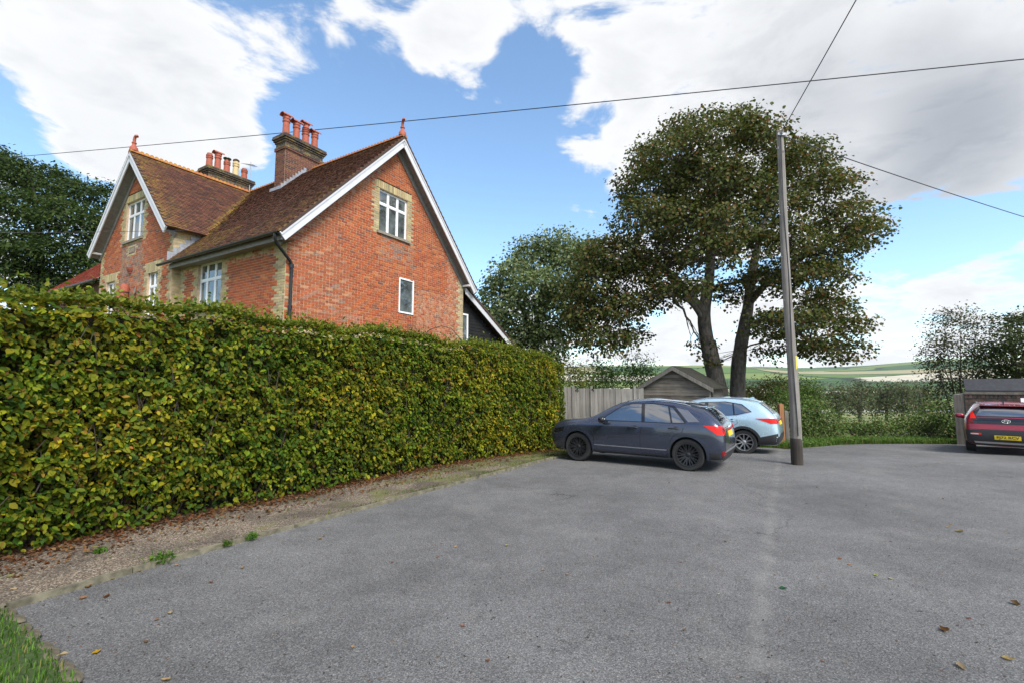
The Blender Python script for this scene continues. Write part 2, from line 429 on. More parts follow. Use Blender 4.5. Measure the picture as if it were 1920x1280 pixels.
def field_mat():
    m, g, p = newmat('fields')
    tc = g.n('ShaderNodeTexCoord'); P = tc.outputs['Object']
    sp = g.n('ShaderNodeSeparateXYZ'); g.l(P, sp.inputs[0])
    mp = g.n('ShaderNodeMapping'); g.l(P, mp.inputs[0]); mp.inputs['Scale'].default_value = (1 / 430, 1 / 230, 0)
    wob = g.noise(P, 0.004, 3.0, out=1)
    vec = g.vm('ADD', mp.outputs[0], g.vm('SCALE', wob))
    wv = g.n('ShaderNodeVectorMath', operation='MULTIPLY_ADD'); g.l(wob, wv.inputs[0]); wv.inputs[1].default_value = (.35, .35, 0); g.l(mp.outputs[0], wv.inputs[2])
    v = g.n('ShaderNodeTexVoronoi'); g.l(wv.outputs[0], v.inputs['Vector']); v.inputs['Scale'].default_value = 1.0
    s = g.n('ShaderNodeSeparateColor'); g.l(v.outputs['Color'], s.inputs[0])
    c = g.ramp(s.outputs[0], [(0, (0.055, 0.11, 0.035)), (.22, (0.10, 0.17, 0.04)), (.40, (0.17, 0.22, 0.06)), (.55, (0.045, 0.10, 0.045)),
                              (.62, (0.34, 0.30, 0.17)), (.73, (0.52, 0.47, 0.36)), (.84, (0.07, 0.13, 0.05)), (.93, (0.20, 0.24, 0.08))], 'CONSTANT')
    e = g.n('ShaderNodeTexVoronoi', feature='DISTANCE_TO_EDGE'); g.l(wv.outputs[0], e.inputs['Vector']); e.inputs['Scale'].default_value = 1.0
    hedge = g.mr(g.m('ADD', e.outputs[0], g.m('MULTIPLY', g.noise(P, .03, 3.0), -.03)), 0.0, 0.018, 1.0, 0.0)
    c = g.mix(hedge, c, (0.025, 0.04, 0.018))
    # scrubby rough pasture close to the car park
    near = g.mix(g.mr(g.noise(P, 1.3, 6.0, .65), .35, .65), (0.05, 0.075, 0.018), (0.16, 0.15, 0.05))
    mid = g.mix(g.mr(g.noise(P, .06, 4.0), .4, .6), (0.11, 0.15, 0.045), (0.27, 0.26, 0.13))
    c = g.mix(g.mr(sp.outputs[1], 230, 330), g.mix(g.mr(sp.outputs[1], 35, 60), near, mid), c)
    c = g.mix(g.mr(g.noise(P, .02, 5.0, .6), .35, .7, 0, .25), c, (0.05, 0.07, 0.03))
    g.l(c, p.inputs['Base Color']); p.inputs['Roughness'].default_value = 1.0; p.inputs['Specular IOR Level'].default_value = 0.1
    return m
M['tarmac'] = tarmac_mat(); M['gravel'] = gravel_mat(); M['field'] = field_mat()
RID = [(-4000, 40), (-500, 80), (700, 96), (1100, 112), (1250, 106), (1473, 92), (1700, 96), (1900, 106), (2100, 120), (2600, 138), (3400, 140), (6000, 120)]
def ridge(x):
    return float(np.interp(x, [r[0] for r in RID], [r[1] for r in RID]))
def terrain(x, y):
    z = gz(y)
    if y > 500:
        t = min(1.0, (y - 500) / 1900.0); s = t * t * (3 - 2 * t)
        xs = x * 2400.0 / max(y, 600)
        hh = ridge(xs)
        z += s * (hh - gz(2400)) * (0.92 + .08 * math.sin(x * .004 + y * .003)) + 7 * s * math.sin(x * .0031 + 1) * math.sin(y * .0043)
        if y > 2400: z -= (y - 2400) * 0.10
    return z
ys = [-60, -30, -10, 0, 6, 11, 14, 18, 22, 28, 36, 46, 60, 78, 95, 120, 150, 190, 240, 300, 380, 470, 560, 680, 820, 980, 1150, 1320, 1500, 1680, 1860, 2040, 2200, 2330, 2420, 2600, 3000]
V = []; nx = 90
for y in ys:
    w0, w1 = -60 - max(0, y) * 1.3, 60 + max(0, y) * 2.0
    for i in range(nx):
        x = w0 + (w1 - w0) * i / (nx - 1)
        z = terrain(x, y) - (0.06 if y < 19 else 0.0)
        V.append((x, y, z))
F = np.array([(r * nx + i, r * nx + i + 1, (r + 1) * nx + i + 1, (r + 1) * nx + i) for r in range(len(ys) - 1) for i in range(nx - 1)])
gro = link(bpy.data.objects.new('ground', fastmesh('ground', np.array(V), F, None, M['field'], True))); gro['kind'] = 'structure'
gro['label'] = 'rough grass, valley fields and rolling downland hills behind the car park'

KERB = [(-4.95, 3.55), (-4.33, 4.19), (-3.77, 5.23), (-2.90, 6.59), (-1.95, 8.02), (-1.04, 9.39), (0.10, 11.05), (1.20, 12.75), (1.95, 14.1), (2.15, 15.9)]
HEDGE = [(-6.15, 3.0), (-5.75, 5.05), (-5.15, 6.35), (-4.10, 7.85), (-2.08, 10.88), (1.60, 15.40)]
FAR = [on_ground(*q)[:2] for q in ((1476, 841), (1500, 839), (1540, 836), (1570, 833), (1620, 831.5), (1700, 831), (1800, 832))]
LAWN = [on_ground(*q)[:2] for q in ((6, 1146), (36, 1178), (74, 1212), (108, 1248), (150, 1290))]
tpoly = [tuple(k) for k in KERB[1:]] + [(4.8, 17.2), (8.2, 17.2)] + [tuple(f) for f in FAR] + [(22, 18.3), (34, 18.3), (34, -12), (-2.2, -12)] + [(-2.6, 1.2)] + [tuple(q) for q in LAWN[::-1]]
sheet('car_park', tpoly, 1.0, lambda x, y: gz(y), M['tarmac'], label='worn grey tarmac car park')
gp = [tuple(k) for k in KERB] + [(1.9, 16.2)] + [(x - .9, y + .55) for (x, y) in HEDGE[::-1]]
sheet('gravel_path', gp, 0.6, lambda x, y: gz(y) + 0.03, M['gravel'], label='gravel strip between the hedge and the tarmac edge')
M['kerb'] = plain('mossy_edging', (0.14, 0.125, 0.085), 0.95, nz=0.5, nscale=9, bump=0.5)
kroot = empty('kerb'); kroot['kind'] = 'structure'; kroot['label'] = 'low mossy edging along the gravel strip'
def poly_pts(P, step):
    P = [np.array(p, float) for p in P]; L = [0]
    for a, b in zip(P[:-1], P[1:]): L.append(L[-1] + np.linalg.norm(b - a))
    s = np.arange(0, L[-1], step)
    return np.stack([np.interp(s, L, [p[i] for p in P]) for i in range(2)], 1), L[-1]
kp, _ = poly_pts(KERB, 0.9)
for a, b in zip(kp[:-1], kp[1:]):
    d = b - a; l = np.linalg.norm(d); d = d / l; nrm = np.array([-d[1], d[0]])
    mb = MB(); c = (a + b) / 2
    hz = 0.055 + random.uniform(-.008, .008)
    z0, z1 = gz(a[1]), gz(b[1]); j = random.uniform(-.008, .008)
    w = .045
    q = [(*(a + d * .006 - nrm * w + nrm * j), z0 - .05), (*(b - d * .006 - nrm * w + nrm * j), z1 - .05), (*(b - d * .006 + nrm * .0), z1 - .05), (*(a + d * .006), z0 - .05)]
    mb.add([np.array(p) for p in q] + [np.array(p) + np.array([0, 0, .05 + hz]) for p in q], [(0, 3, 2, 1), (4, 5, 6, 7), (0, 1, 5, 4), (1, 2, 6, 5), (2, 3, 7, 6), (3, 0, 4, 7)])
    mb.build('edging_board', M['kerb'], kroot)
M['river'] = plain('pale_river', (0.30, 0.31, 0.31), .25, nz=.2, nscale=.05)
sheet('river', [(92, 148), (120, 152), (160, 158), (200, 166), (200, 178), (158, 170), (118, 163), (90, 160)], 8.0, lambda x, y: gz(y) + .12, M['river'], label='pale strip of river crossing the valley floor')
# lawn corner, bottom left
M['lawn'] = plain('lawn_soil', (0.035, 0.06, 0.012), 1.0, nz=0.4, nscale=30)
lp = [tuple(q) for q in LAWN] + [(-2.9, 1.0), (-7, 1.0), (-7, 3.6), (-4.95, 3.5)]
sheet('lawn', lp, 0.4, lambda x, y: 0.03 + .01 * math.sin(3 * x) * math.sin(4 * y), M['lawn'], label='corner of lawn at the near left of the car park')
def blades(name, pts, hgt, cols, mat, parent=None, lean=0.5, wid=0.006):
    N = len(pts); a = rng.uniform(0, 2 * math.pi, N)
    d = np.stack([np.cos(a), np.sin(a), np.zeros(N)], 1); s = np.stack([-np.sin(a), np.cos(a), np.zeros(N)], 1)
    h = hgt[:, None]; up = np.array([0, 0, 1.0])
    ln = rng.uniform(.1, lean, (N, 1))
    w = s * wid * rng.uniform(.7, 1.5, (N, 1))
    b0, b1 = pts - w, pts + w; m0 = pts + up * h * .55 + d * h * ln * .35
    tp = pts + up * h * (1 - ln * .4) + d * h * ln
    V = np.stack([b0, b1, m0 + w * .8, m0 - w * .8, tp + w * .15, tp - w * .15], 1).reshape(-1, 3)
    F = (np.arange(N)[:, None, None] * 6 + np.array([(0, 1, 2, 3), (3, 2, 4, 5)])[None]).reshape(-1, 4)
    o = link(bpy.data.objects.new(name, fastmesh(name, V, F, np.repeat(cols, 6, 0), mat)), parent); o['kind'] = 'stuff'
    return o
def in_poly(P, poly):
    x, y = P[:, 0], P[:, 1]; c = np.zeros(len(P), bool); n = len(poly)
    for i in range(n):
        x0, y0 = poly[i]; x1, y1 = poly[(i + 1) % n]
        c ^= ((y0 > y) != (y1 > y)) & (x < (x1 - x0) * (y - y0) / (y1 - y0 + 1e-12) + x0)
    return c
GR = [(0.075, 0.16, 0.02, 4), (0.11, 0.20, 0.03, 3), (0.045, 0.10, 0.015, 3), (0.20, 0.19, 0.06, 1)]
q = np.stack([rng.uniform(-7, -2.4, 60000), rng.uniform(1.0, 4.4, 60000)], 1); q = q[in_poly(q, lp)][:16000]
q = np.concatenate([q, np.full((len(q), 1), .03)], 1)
tag(blades('lawn_grass', q, rng.uniform(.03, .075, len(q)), pick_cols(len(q), GR), M['grassm'], wid=.0035), 'bright green grass blades of the lawn corner')
M['rubble'] = plain('edging_rubble', (0.10, 0.085, 0.055), 0.95, nz=0.5, nscale=14, bump=0.5)
lroot = empty('lawn_edging', tuple(LAWN[2]) + (0,)); tag(lroot, 'row of low rough edging stones between lawn corner and tarmac', 'stone edging')
for a, b in zip(LAWN[:-1], LAWN[1:]):
    for t in (.2, .6):
        c = np.array(a) * (1 - t) + np.array(b) * t; d = np.array(b) - np.array(a); d /= np.linalg.norm(d)
        bm = bmesh.new(); bmesh.ops.create_icosphere(bm, subdivisions=2, radius=1)
        for v in bm.verts: v.co = Vector((v.co.x * .14 * random.uniform(.9, 1.1), v.co.y * .055 * random.uniform(.85, 1.15), v.co.z * .022 * random.uniform(.8, 1.1)))
        me = bpy.data.meshes.new('edging_stone'); bm.to_mesh(me); bm.free(); me.materials.append(M['rubble'])
        o = link(bpy.data.objects.new('edging_stone', me), lroot); o.location = (c[0] - LAWN[2][0], c[1] - LAWN[2][1], .02); o.rotation_euler = (0, 0, math.atan2(d[1], d[0]) + random.uniform(-.3, .3))
# ------------------------------------------------------------------ the brick house (local x = along the gable side, y = along the front, both away from the near corner)
HC = (-5.898, 12.0, 0.0)
HROT = R(59)
house = empty('brick_house', HC, HROT)
tag(house, 'red brick house with yellow brick trim, tiled gables and tall chimneys behind the hedge', 'house')
HM = Matrix.Translation(HC) @ Matrix.Rotation(HROT, 4, 'Z')
def hworld(p): return np.array(HM @ Vector(tuple(map(float, p))))
def scr(p):
    """apparent size helper: distance from the camera"""
    return float(np.linalg.norm(hworld(p) - np.array([0, 0, CAM_H])))
RX, RZ, RSL = 3.83, 10.25, 1.052           # main ridge: x, z, slope
WY, WZ, WSL, WF = 8.45, 10.12, 1.045, -0.25  # wing ridge: y, z, slope; wing front plane x
def zmain(x): return RZ - RSL * abs(x - RX)
def zwing(y): return WZ - WSL * abs(y - WY)
REDS = [(0.41, 0.096, 0.027, 6), (0.37, 0.083, 0.026, 6), (0.44, 0.118, 0.032, 3), (0.30, 0.066, 0.027, 3), (0.25, 0.070, 0.040, .9), (0.19, 0.075, 0.055, .3), (0.48, 0.16, 0.06, 1.0)]
YELS = [(0.46, 0.37, 0.19, 4), (0.40, 0.33, 0.19, 3), (0.53, 0.44, 0.25, 2), (0.33, 0.28, 0.16, 2)]
GREYR = [(0.24, 0.13, 0.10, 3), (0.31, 0.15, 0.10, 3), (0.20, 0.13, 0.115, 2), (0.36, 0.14, 0.08, 2)]
def pc(tab):
    c = pick_cols(1, tab, .08)[0]; return tuple(float(q) for q in c)
ALLB = []        # (dist, wall object, box data)
def brick_wall(name, O, U, N, z0, z1, span, holes, kindfn, course=0.075, blen=0.225, proud=0.007, stain=lambda u, z: 0.0):
    """O origin, U run, N outward normal (local); span(z)->(u0,u1); bricks are laid course by course round the openings"""
    O, U, N = (np.array(q, float) for q in (O, U, N)); Z = np.array([0, 0, 1.0])
    mm = MB(); bricks = []
    rows = int(round((z1 - z0) / course))
    for k in range(rows):
        za = z0 + k * course; zb = za + course; zc = (za + zb) / 2
        sp = span(zc)
        if sp is None or sp[1] - sp[0] < .03: continue
        iv = [sp]
        for (h0, h1, q0, q1) in holes:
            if q0 < zc < q1:
                nv = []
                for a, b in iv:
                    if h1 <= a or h0 >= b: nv.append((a, b)); continue
                    if h0 > a: nv.append((a, h0))
                    if h1 < b: nv.append((h1, b))
                iv = nv
        for a, b in iv:
            P = [O + U * u + Z * z for u, z in ((a, za), (b, za), (b, zb), (a, zb))]
            mm.add(P, [(0, 1, 2, 3)])
            u = a - ((a - sp[0] * 0 + (k % 2) * blen / 2) % blen)
            while u < b:
                hd = random.random() < .10
                segs = [(u, u + blen / 2), (u + blen / 2, u + blen)] if hd else [(u, u + blen)]
                for (p, q) in segs:
                    p2, q2 = max(p, a), min(q, b)
                    if q2 - p2 < .03: continue
                    full = abs((q2 - p2) - blen) < 1e-4
                    bricks.append((p2 + .005, q2 - .005, za + .005, zb - .005, kindfn((p2 + q2) / 2, zc, k), full))
                u += blen
    wall = mm.build(name, M['mortar'], house)
    for (p, q, za, zb, kd, full) in bricks:
        col = pc({'r': REDS, 'y': YELS, 'g': GREYR}[kd]) + (stain((p + q) / 2, za),)
        d = proud + random.uniform(-.002, .0025)
        ctr = O + U * (p + q) / 2 + Z * (za + zb) / 2
        ALLB.append((scr(ctr), wall, O, U, N, p, q, za, zb, d, col, full, kd))
    return wall
def brick_geo(mb, O, U, N, p, q, za, zb, d, col):
    Z = np.array([0, 0, 1.0]); e = .004
    A = [O + U * u + Z * z for u, z in ((p, za), (q, za), (q, zb), (p, zb))]
    B = [O + U * u + Z * z + N * d for u, z in ((p + e, za + e), (q - e, za + e), (q - e, zb - e), (p + e, zb - e))]
    mb.add(A + B, [(4, 5, 6, 7), (0, 1, 5, 4), (1, 2, 6, 5), (2, 3, 7, 6), (3, 0, 4, 7)], col)
def tooth(k): return .115 if k % 4 < 2 else 0.0
# --- windows
def window(O, U, N, u0, u1, z0, z1, cols, transom, recess=0.10, mat='pvc', bar=0.055, sill=True, small=None, label=None):
    """white casement: cols = bar positions (0..1), transom fraction of the height"""
    O, U, N = (np.array(q, float) for q in (O, U, N)); Z = np.array([0, 0, 1.0])
    B = O - N * recess
    mb = MB()
    def bb(ua, ub, za, zb, d0=-.03, d1=.03, m_=mb):
        m_.obox(B + U * (ua + ub) / 2 + Z * (za + zb) / 2 + N * (d0 + d1) / 2, U * (ub - ua) / 2, N * (d1 - d0) / 2, Z * (zb - za) / 2)
    w = u1 - u0; h = z1 - z0
    bb(u0, u0 + bar, z0, z1); bb(u1 - bar, u1, z0, z1)
    bb(u0 + bar, u1 - bar, z0, z0 + bar, -.03, .028); bb(u0 + bar, u1 - bar, z1 - bar, z1, -.03, .028)
    xs = [0] + cols + [1]
    zt = z0 + h * transom if transom else None
    for c in cols: bb(u0 + w * c - bar * .45, u0 + w * c + bar * .45, z0 + bar, z1 - bar, -.03, .024)
    if zt: bb(u0 + bar, u1 - bar, zt - bar * .55, zt + bar * .55, -.03, .033)
    wo = mb.build('window', M[mat], house)
    if label: wo['label'] = label
    for a, b in zip(xs[:-1], xs[1:]):
        for (za, zb) in (((z0, zt), (zt, z1)) if zt else ((z0, z1),)):
            pm = MB(); ua, ub = u0 + w * a + bar * .3, u0 + w * b - bar * .3
            tw = random.uniform(-.006, .006)
            P = [B + U * ua + Z * (za + bar * .3) + N * (0.004 + tw), B + U * ub + Z * (za + bar * .3) + N * .004, B + U * ub + Z * (zb - bar * .3) + N * (.004 - tw), B + U * ua + Z * (zb - bar * .3) + N * .004]
            pm.prism(P, -N * .008); pm.build('pane', M['pane'], wo)
            if zt or True:      # opening-light frame inside each pane
                fm = MB(); s = .022
                for (aa, ab, ba, bb_) in ((ua, ub, za + bar * .5, za + bar * .5 + s), (ua, ub, zb - bar * .5 - s, zb - bar * .5)):
                    fm.obox(B + U * (aa + ab) / 2 + Z * (ba + bb_) / 2 + N * .012, U * (ab - aa) / 2, N * .014, Z * (bb_ - ba) / 2)
                for (aa, ab) in ((ua, ua + s + .008), (ub - s - .008, ub)):
                    fm.obox(B + U * (aa + ab) / 2 + Z * (za + zb) / 2 + N * .012, U * (ab - aa) / 2, N * .0135, Z * (zb - za - bar) / 2)
                fm.build('casement', M[mat], wo)
    rm = MB()
    for (ua, ub, za, zb) in ((u0 - .012, u0, z0, z1), (u1, u1 + .012, z0, z1), (u0 - .012, u1 + .012, z1, z1 + .012), (u0 - .012, u1 + .012, z0 - .012, z0)):
        rm.obox(B + U * (ua + ub) / 2 + Z * (za + zb) / 2 + N * (recess / 2 - .004), U * (ub - ua) / 2, N * (recess / 2), Z * (zb - za) / 2)
    if recess > .03: rm.build('reveal', M['mortar'], wo)
    if sill:
        sm = MB(); sm.obox(O + U * (u0 + u1) / 2 + Z * (z0 - .045) + N * (-.02), U * (w / 2 + .10), N * .085, Z * .042); sm.build('sill', M['stone'], wo)
    return wo
def head(O, U, N, u0, u1, z0, z1, wall):
    """flat arch of upright yellow bricks over an opening"""
    n = max(3, int((u1 - u0) / .082)); w = (u1 - u0) / n
    for i in range(n):
        ctr = np.array(O, float) + np.array(U, float) * (u0 + w * (i + .5)) + np.array([0, 0, (z0 + z1) / 2])
        ALLB.append((scr(ctr) + 50, wall, np.array(O, float), np.array(U, float), np.array(N, float), u0 + w * i + .004, u0 + w * (i + 1) - .004, z0 + .004, z1 - .004, .009, pc(YELS) + (0,), False, 'y'))
Zb0 = 2.55
# side gable wall: plane y = 0, facing -y
SO, SU, SN = (0, 0, 0), (1, 0, 0), (0, -1, 0)
W1 = (3.14, 4.43, 6.84, 8.25); W2 = (4.09, 4.80, 4.31, 5.51)
def side_span(z):
    if z < 5.82: return (0.0, 7.65)
    d = (RZ - .16 - z) / RSL
    return (max(0.0, RX - d), min(7.65, RX + d)) if d > .05 else None
def side_kind(u, z, k):
    if u > 7.42 - tooth(k): return 'y'
    if u < .10 and z < 5.0: return 'y' if k % 4 < 2 else 'r'
    if 2.92 - tooth(k) * .5 < u < 4.66 + tooth(k) * .5 and 6.74 < z < 8.52: return 'y'
    if z < 3.55: return 'y'
    if 3.2 < u < 4.8 and 5.9 < z < 6.74 and random.random() < .5: return 'g'
    return 'r'
def side_stain(u, z):
    d = (RZ - .16 - RSL * abs(u - RX)) - z
    s = 0.0
    if u < 3.2: s = max(s, 1.0 - d / .95)
    if z < 5.2 and u > 4.9: s = max(s, .55 - abs(z - 4.6) * .3)
    if u > 6.6: s = max(s, .5)
    return float(np.clip(s, 0.03, 1)) * .8
sw = brick_wall('side_wall', SO, SU, SN, Zb0, 10.1, side_span, [W1, W2, (3.0, 4.6, 8.26, 8.52)], side_kind, stain=side_stain)
head(SO, SU, SN, 2.98, 4.60, 8.26, 8.52, sw)
window(SO, SU, SN, *W1, [.34, .67], .68, label='white three light casement window high in the side gable')
window(SO, SU, SN, *W2, [], None, recess=.02, sill=False, label='small single pane window low in the side gable')
# front wall: plane x = 0, facing -x ; u = y
FO, FU, FN = (0, 0, 0), (0, 1, 0), (-1, 0, 0)
W3 = (3.12, 4.47, 4.17, 5.62)
def front_kind(u, z, k):
    if u < .34 + tooth(k): return 'y'
    if 2.90 - tooth(k) < u < 4.69 + tooth(k): return 'y'
    if u > 5.36 - tooth(k): return 'y'
    if z > 5.5 and random.random() < .8: return 'y'
    return 'r'
fw = brick_wall('front_wall', FO, FU, FN, Zb0, 5.72, lambda z: (0.0, 5.6), [W3], front_kind, stain=lambda u, z: .5 if z > 5.35 else .05)
window(FO, FU, FN, *W3, [.36, .70], .64, label='white three light casement window in the front wall')
# wing gable wall: plane x = WF, facing -x
GO, GU, GN = (WF, 0, 0), (0, 1, 0), (-1, 0, 0)
Y0, Y1 = 5.60, 11.30
W4 = (7.92, 9.36, 7.03, 8.47); W5 = (6.56, 7.30, 4.15, 5.66); W6 = (9.92, 10.66, 4.15, 5.68)
def wing_span(z):
    if z < 6.85: return (Y0, Y1)
    d = (WZ - .16 - z) / WSL
    return (max(Y0, WY - d), min(Y1, WY + d)) if d > .05 else None
def wing_kind(u, z, k):
    if u < Y0 + .24 + tooth(k) or u > Y1 - .24 - tooth(k): return 'y'
    if 7.66 - tooth(k) < u < 9.62 + tooth(k) and 6.93 < z < 8.75: return 'y'
    for w in (W5, W6):
        if w[0] - .22 - tooth(k) < u < w[1] + .22 + tooth(k) and z < 6.0: return 'y'
    if 8.3 < u < 9.05 and 6.42 < z < 6.86: return 'y'
    if 7.75 < u < 9.55 and z < 6.95 and random.random() < .75: return 'g'
    return 'r'
PQ = (8.42, 8.92, 6.52, 6.78)
ww = brick_wall('wing_gable_wall', GO, GU, GN, Zb0, 10.0, wing_span, [W4, W5, W6, PQ, (7.72, 9.56, 8.48, 8.74), (6.42, 7.44, 5.67, 5.96), (9.78, 10.80, 5.69, 5.96)], wing_kind, stain=lambda u, z: .25 if 7.6 < u < 9.6 and z < 6.9 else .08)
head(GO, GU, GN, 7.72, 9.56, 8.48, 8.74, ww); head(GO, GU, GN, 6.42, 7.44, 5.67, 5.96, ww); head(GO, GU, GN, 9.78, 10.80, 5.69, 5.96, ww)
window(GO, GU, GN, *W4, [.34, .67], .66, label='white casement window high in the front gable')
window(GO, GU, GN, *W5, [.5], .68, label='narrow white window nearer the side wall, half hidden by hedge')
window(GO, GU, GN, *W6, [.5], .68, label='narrow white window at the far end of the front gable')
mb = MB(); mb.box((WF - .004, PQ[0] + .01, PQ[2] + .01), (WF + .05, PQ[1] - .01, PQ[3] - .01))
pl_ = mb.build('plaque', plain('plaque_clay', (0.16, 0.10, 0.075), .9, nz=.3), house); pl_['label'] = 'small ribbed clay plaque set in the front gable'
for i in range(6):
    mb = MB(); y = PQ[0] + .05 + i * .075; mb.box((WF - .014, y, PQ[2] + .04), (WF - .004, y + .035, PQ[3] - .04)); mb.build('plaque_rib', M['stone'], pl_)
# wing return wall: plane y = Y0, facing -y, only the strip above the main roof shows
rw = brick_wall('wing_return_wall', (0, Y0, 0), (1, 0, 0), (0, -1, 0), 4.05, 7.08, lambda z: (WF, 3.2), [], lambda u, z, k: 'y' if u < .35 + tooth(k) else 'r', stain=lambda u, z: .3)
# plain closing walls on the hidden sides and below the hedge line
cm = MB()
cm.box((0.05, 0.05, 0.0), (7.6, 11.25, Zb0)); cm.box((WF + .05, Y0 + .05, 0.0), (.06, Y1 - .05, Zb0))
cm.box((7.35, 0.3, Zb0), (7.62, 11.2, 5.85)); cm.box((WF + .3, 11.0, Zb0), (7.35, 11.28, 6.4))
cm.add([(.4, 11.2, 5.7), (7.3, 11.2, 5.7), (RX, 11.2, 9.9)], [(0, 1, 2)])
cm.build('rear_wall', M['mortar'], house)

# --- brick pieces: the 300 that show largest are objects, the rest one part for each wall
vis = [b for b in ALLB if b[11] and b[1] is sw and b[7] > 3.65 and b[12] == 'r']
vis.sort(key=lambda b: b[0]); indiv = set(id(b) for b in vis[:300])
VAR = []
for i in range(24):
    mb = MB(); brick_geo(mb, np.zeros(3), np.array(SU, float), np.array(SN, float), -.1075, .1075, -.0325, .0325, .0075, pc(REDS) + (.12 if i % 4 else .5,))
    VAR.append(mb.mesh('brick', M['brick']))
rest = {}
for b in ALLB:
    (_, wall, O, U, N, p, q, za, zb, d, col, full, kd) = b
    if id(b) in indiv:
        o = bpy.data.objects.new('brick', VAR[random.randrange(24)])
        o.location = O + U * (p + q) / 2 + np.array([0, 0, (za + zb) / 2]) + N * random.uniform(-.001, .002); link(o, wall)
    else:
        brick_geo(rest.setdefault(wall.name, MB()), O, U, N, p, q, za, zb, d, col)
for nme, mb in rest.items():
    o = mb.build('brickwork', M['brick'], bpy.data.objects[nme]); o['kind'] = 'stuff'

# --- roofs
TILES = [(0.115, 0.045, 0.028, 6), (0.14, 0.056, 0.033, 5), (0.092, 0.038, 0.027, 4), (0.17, 0.068, 0.038, 2), (0.07, 0.035, 0.027, 1.5), (0.13, 0.068, 0.036, 1)]
ALLT = []
TG, TWD = 0.100, 0.165
def tile_slope(roof, ridge_pt, run, down, length, run0, run1, keep, lich):
    """ridge_pt: a point on the ridge; run: unit along ridge; down: unit vector down the slope"""
    rp, run, dn = (np.array(q, float) for q in (ridge_pt, run, down)); n = np.cross(run, dn); n = n if n[2] > 0 else -n
    rows = int(length / TG)
    for k in range(rows + 1):
        s = length - k * TG
        u = run0 + (TWD / 2 if k % 2 else 0)
        while u < run1:
            c = rp + run * (u + TWD / 2) + dn * (s - TG * .5)
            if s > .05 and keep(c):
                col = pc(TILES); L = lich(c, u, s)
                ALLT.append((scr(c), roof, rp + run * (u + TWD / 2) + dn * s, run, dn, n, col + (L,)))
            u += TWD
def tile_geo(mb, P, run, dn, n, col, jit=True):
    w = TWD / 2 - .003; a = .023 + (random.uniform(-.003, .005) if jit else 0)
    t = random.uniform(-.003, .003) if jit else 0
    B = [P - run * w + n * (a + t), P + run * w + n * (a - t), P + run * w - dn * (TG + .02) + n * .004, P - run * w - dn * (TG + .02) + n * .004]
    L = [P - run * w - n * .004, P + run * w - n * .004]
    S = [B[3] - n * .012, B[2] - n * .012]
    mb.add(B + L + S, [(0, 1, 2, 3), (0, 4, 5, 1), (0, 3, 6, 4), (1, 5, 7, 2)], col)
s1 = math.hypot(1, RSL); dn_f = (-1 / s1, 0, -RSL / s1); dn_b = (1 / s1, 0, -RSL / s1)
s2 = math.hypot(1, WSL); dn_r = (0, -1 / s2, -WSL / s2); dn_l = (0, 1 / s2, -WSL / s2)
EAVE_L = 4.27 * s1
# slabs under the tiles
def slab(mb, P, n, t=.07):
    P = [np.array(q, float) for q in P]; mb.prism(P, -np.array(n) * t)
nf = np.cross((0, 1, 0), dn_f); nf = nf if nf[2] > 0 else -nf
nb_ = np.cross((0, 1, 0), dn_b); nb_ = nb_ if nb_[2] > 0 else -nb_
nr = np.cross((1, 0, 0), dn_r); nr = nr if nr[2] > 0 else -nr
nl = np.cross((1, 0, 0), dn_l); nl = nl if nl[2] > 0 else -nl
M['under'] = plain('roof_underlay', (0.06, 0.035, 0.027), .9, nz=.3)
YV0, YV1 = -.38, 11.6
mb = MB()
xe = RX - 4.27; ze = zmain(xe)
slab(mb, [(RX, YV0, RZ), (RX, YV1, RZ), (RX - 2.2, YV1, zmain(RX - 2.2)), (RX - 2.2, Y0 + .1, zmain(RX - 2.2)), (xe, Y0 + .02, ze), (xe, YV0, ze)], nf)
slab(mb, [(RX, YV0, RZ), (RX, YV1, RZ), (RX + 4.27, YV1, ze), (RX + 4.27, YV0, ze)], nb_)
roof = mb.build('main_roof', M['under'], house)
mb = MB(); xb = RX + .0
WX0 = WF - .37
slab(mb, [(WX0, WY, WZ), (3.7, WY, WZ), (.55, WY - 3.12, zwing(WY - 3.12)), (WX0, WY - 3.12, zwing(WY - 3.12))], nr)
slab(mb, [(WX0, WY, WZ), (3.7, WY, WZ), (.55, WY + 3.12, zwing(WY + 3.12)), (WX0, WY + 3.12, zwing(WY + 3.12))], nl)
wroof = mb.build('wing_roof', M['under'], house)
def keep_main(c):
    x, y, z = c
    if y < Y0 - .02: return True
    return y < 11.6 and z > zwing(y) - .02 and x > .3
def keep_wing(c):
    x, y, z = c
    return z > zmain(x) - .02 or x < -.42
def lich_main(c, u, s):
    v = max(0, 1 - s / .5) * .8
    if c[1] > 3.0: v = max(v, 1.1 - (zmain(c[0]) - zwing(c[1])) / .5) if c[2] > 6.8 else max(v, .45)
    return float(np.clip(v + random.uniform(-.25, .08), 0, 1)) if v > .05 else 0.03
def lich_wing(c, u, s):
    v = max(0, 1 - s / .45); v = max(v, .62 - (c[0] - WX0) * .5, 1 - (zwing(c[1]) - zmain(c[0])) / .3)
    return float(np.clip(v + random.uniform(-.4, .05), 0, 1))
tile_slope(roof, (RX, 0, RZ), (0, 1, 0), dn_f, EAVE_L + .05, YV0, 11.6, keep_main, lich_main)
tile_slope(wroof, (0, WY, WZ), (1, 0, 0), dn_r, 3.14 * s2, WX0, 3.9, keep_wing, lich_wing)
tile_slope(wroof, (0, WY, WZ), (1, 0, 0), dn_l, 3.14 * s2, WX0, 3.9, keep_wing, lich_wing)
tile_slope(roof, (RX, 0, RZ), (0, 1, 0), dn_b, EAVE_L + .05, YV0, YV0 + 1.0, lambda c: True, lambda c, u, s: .05)
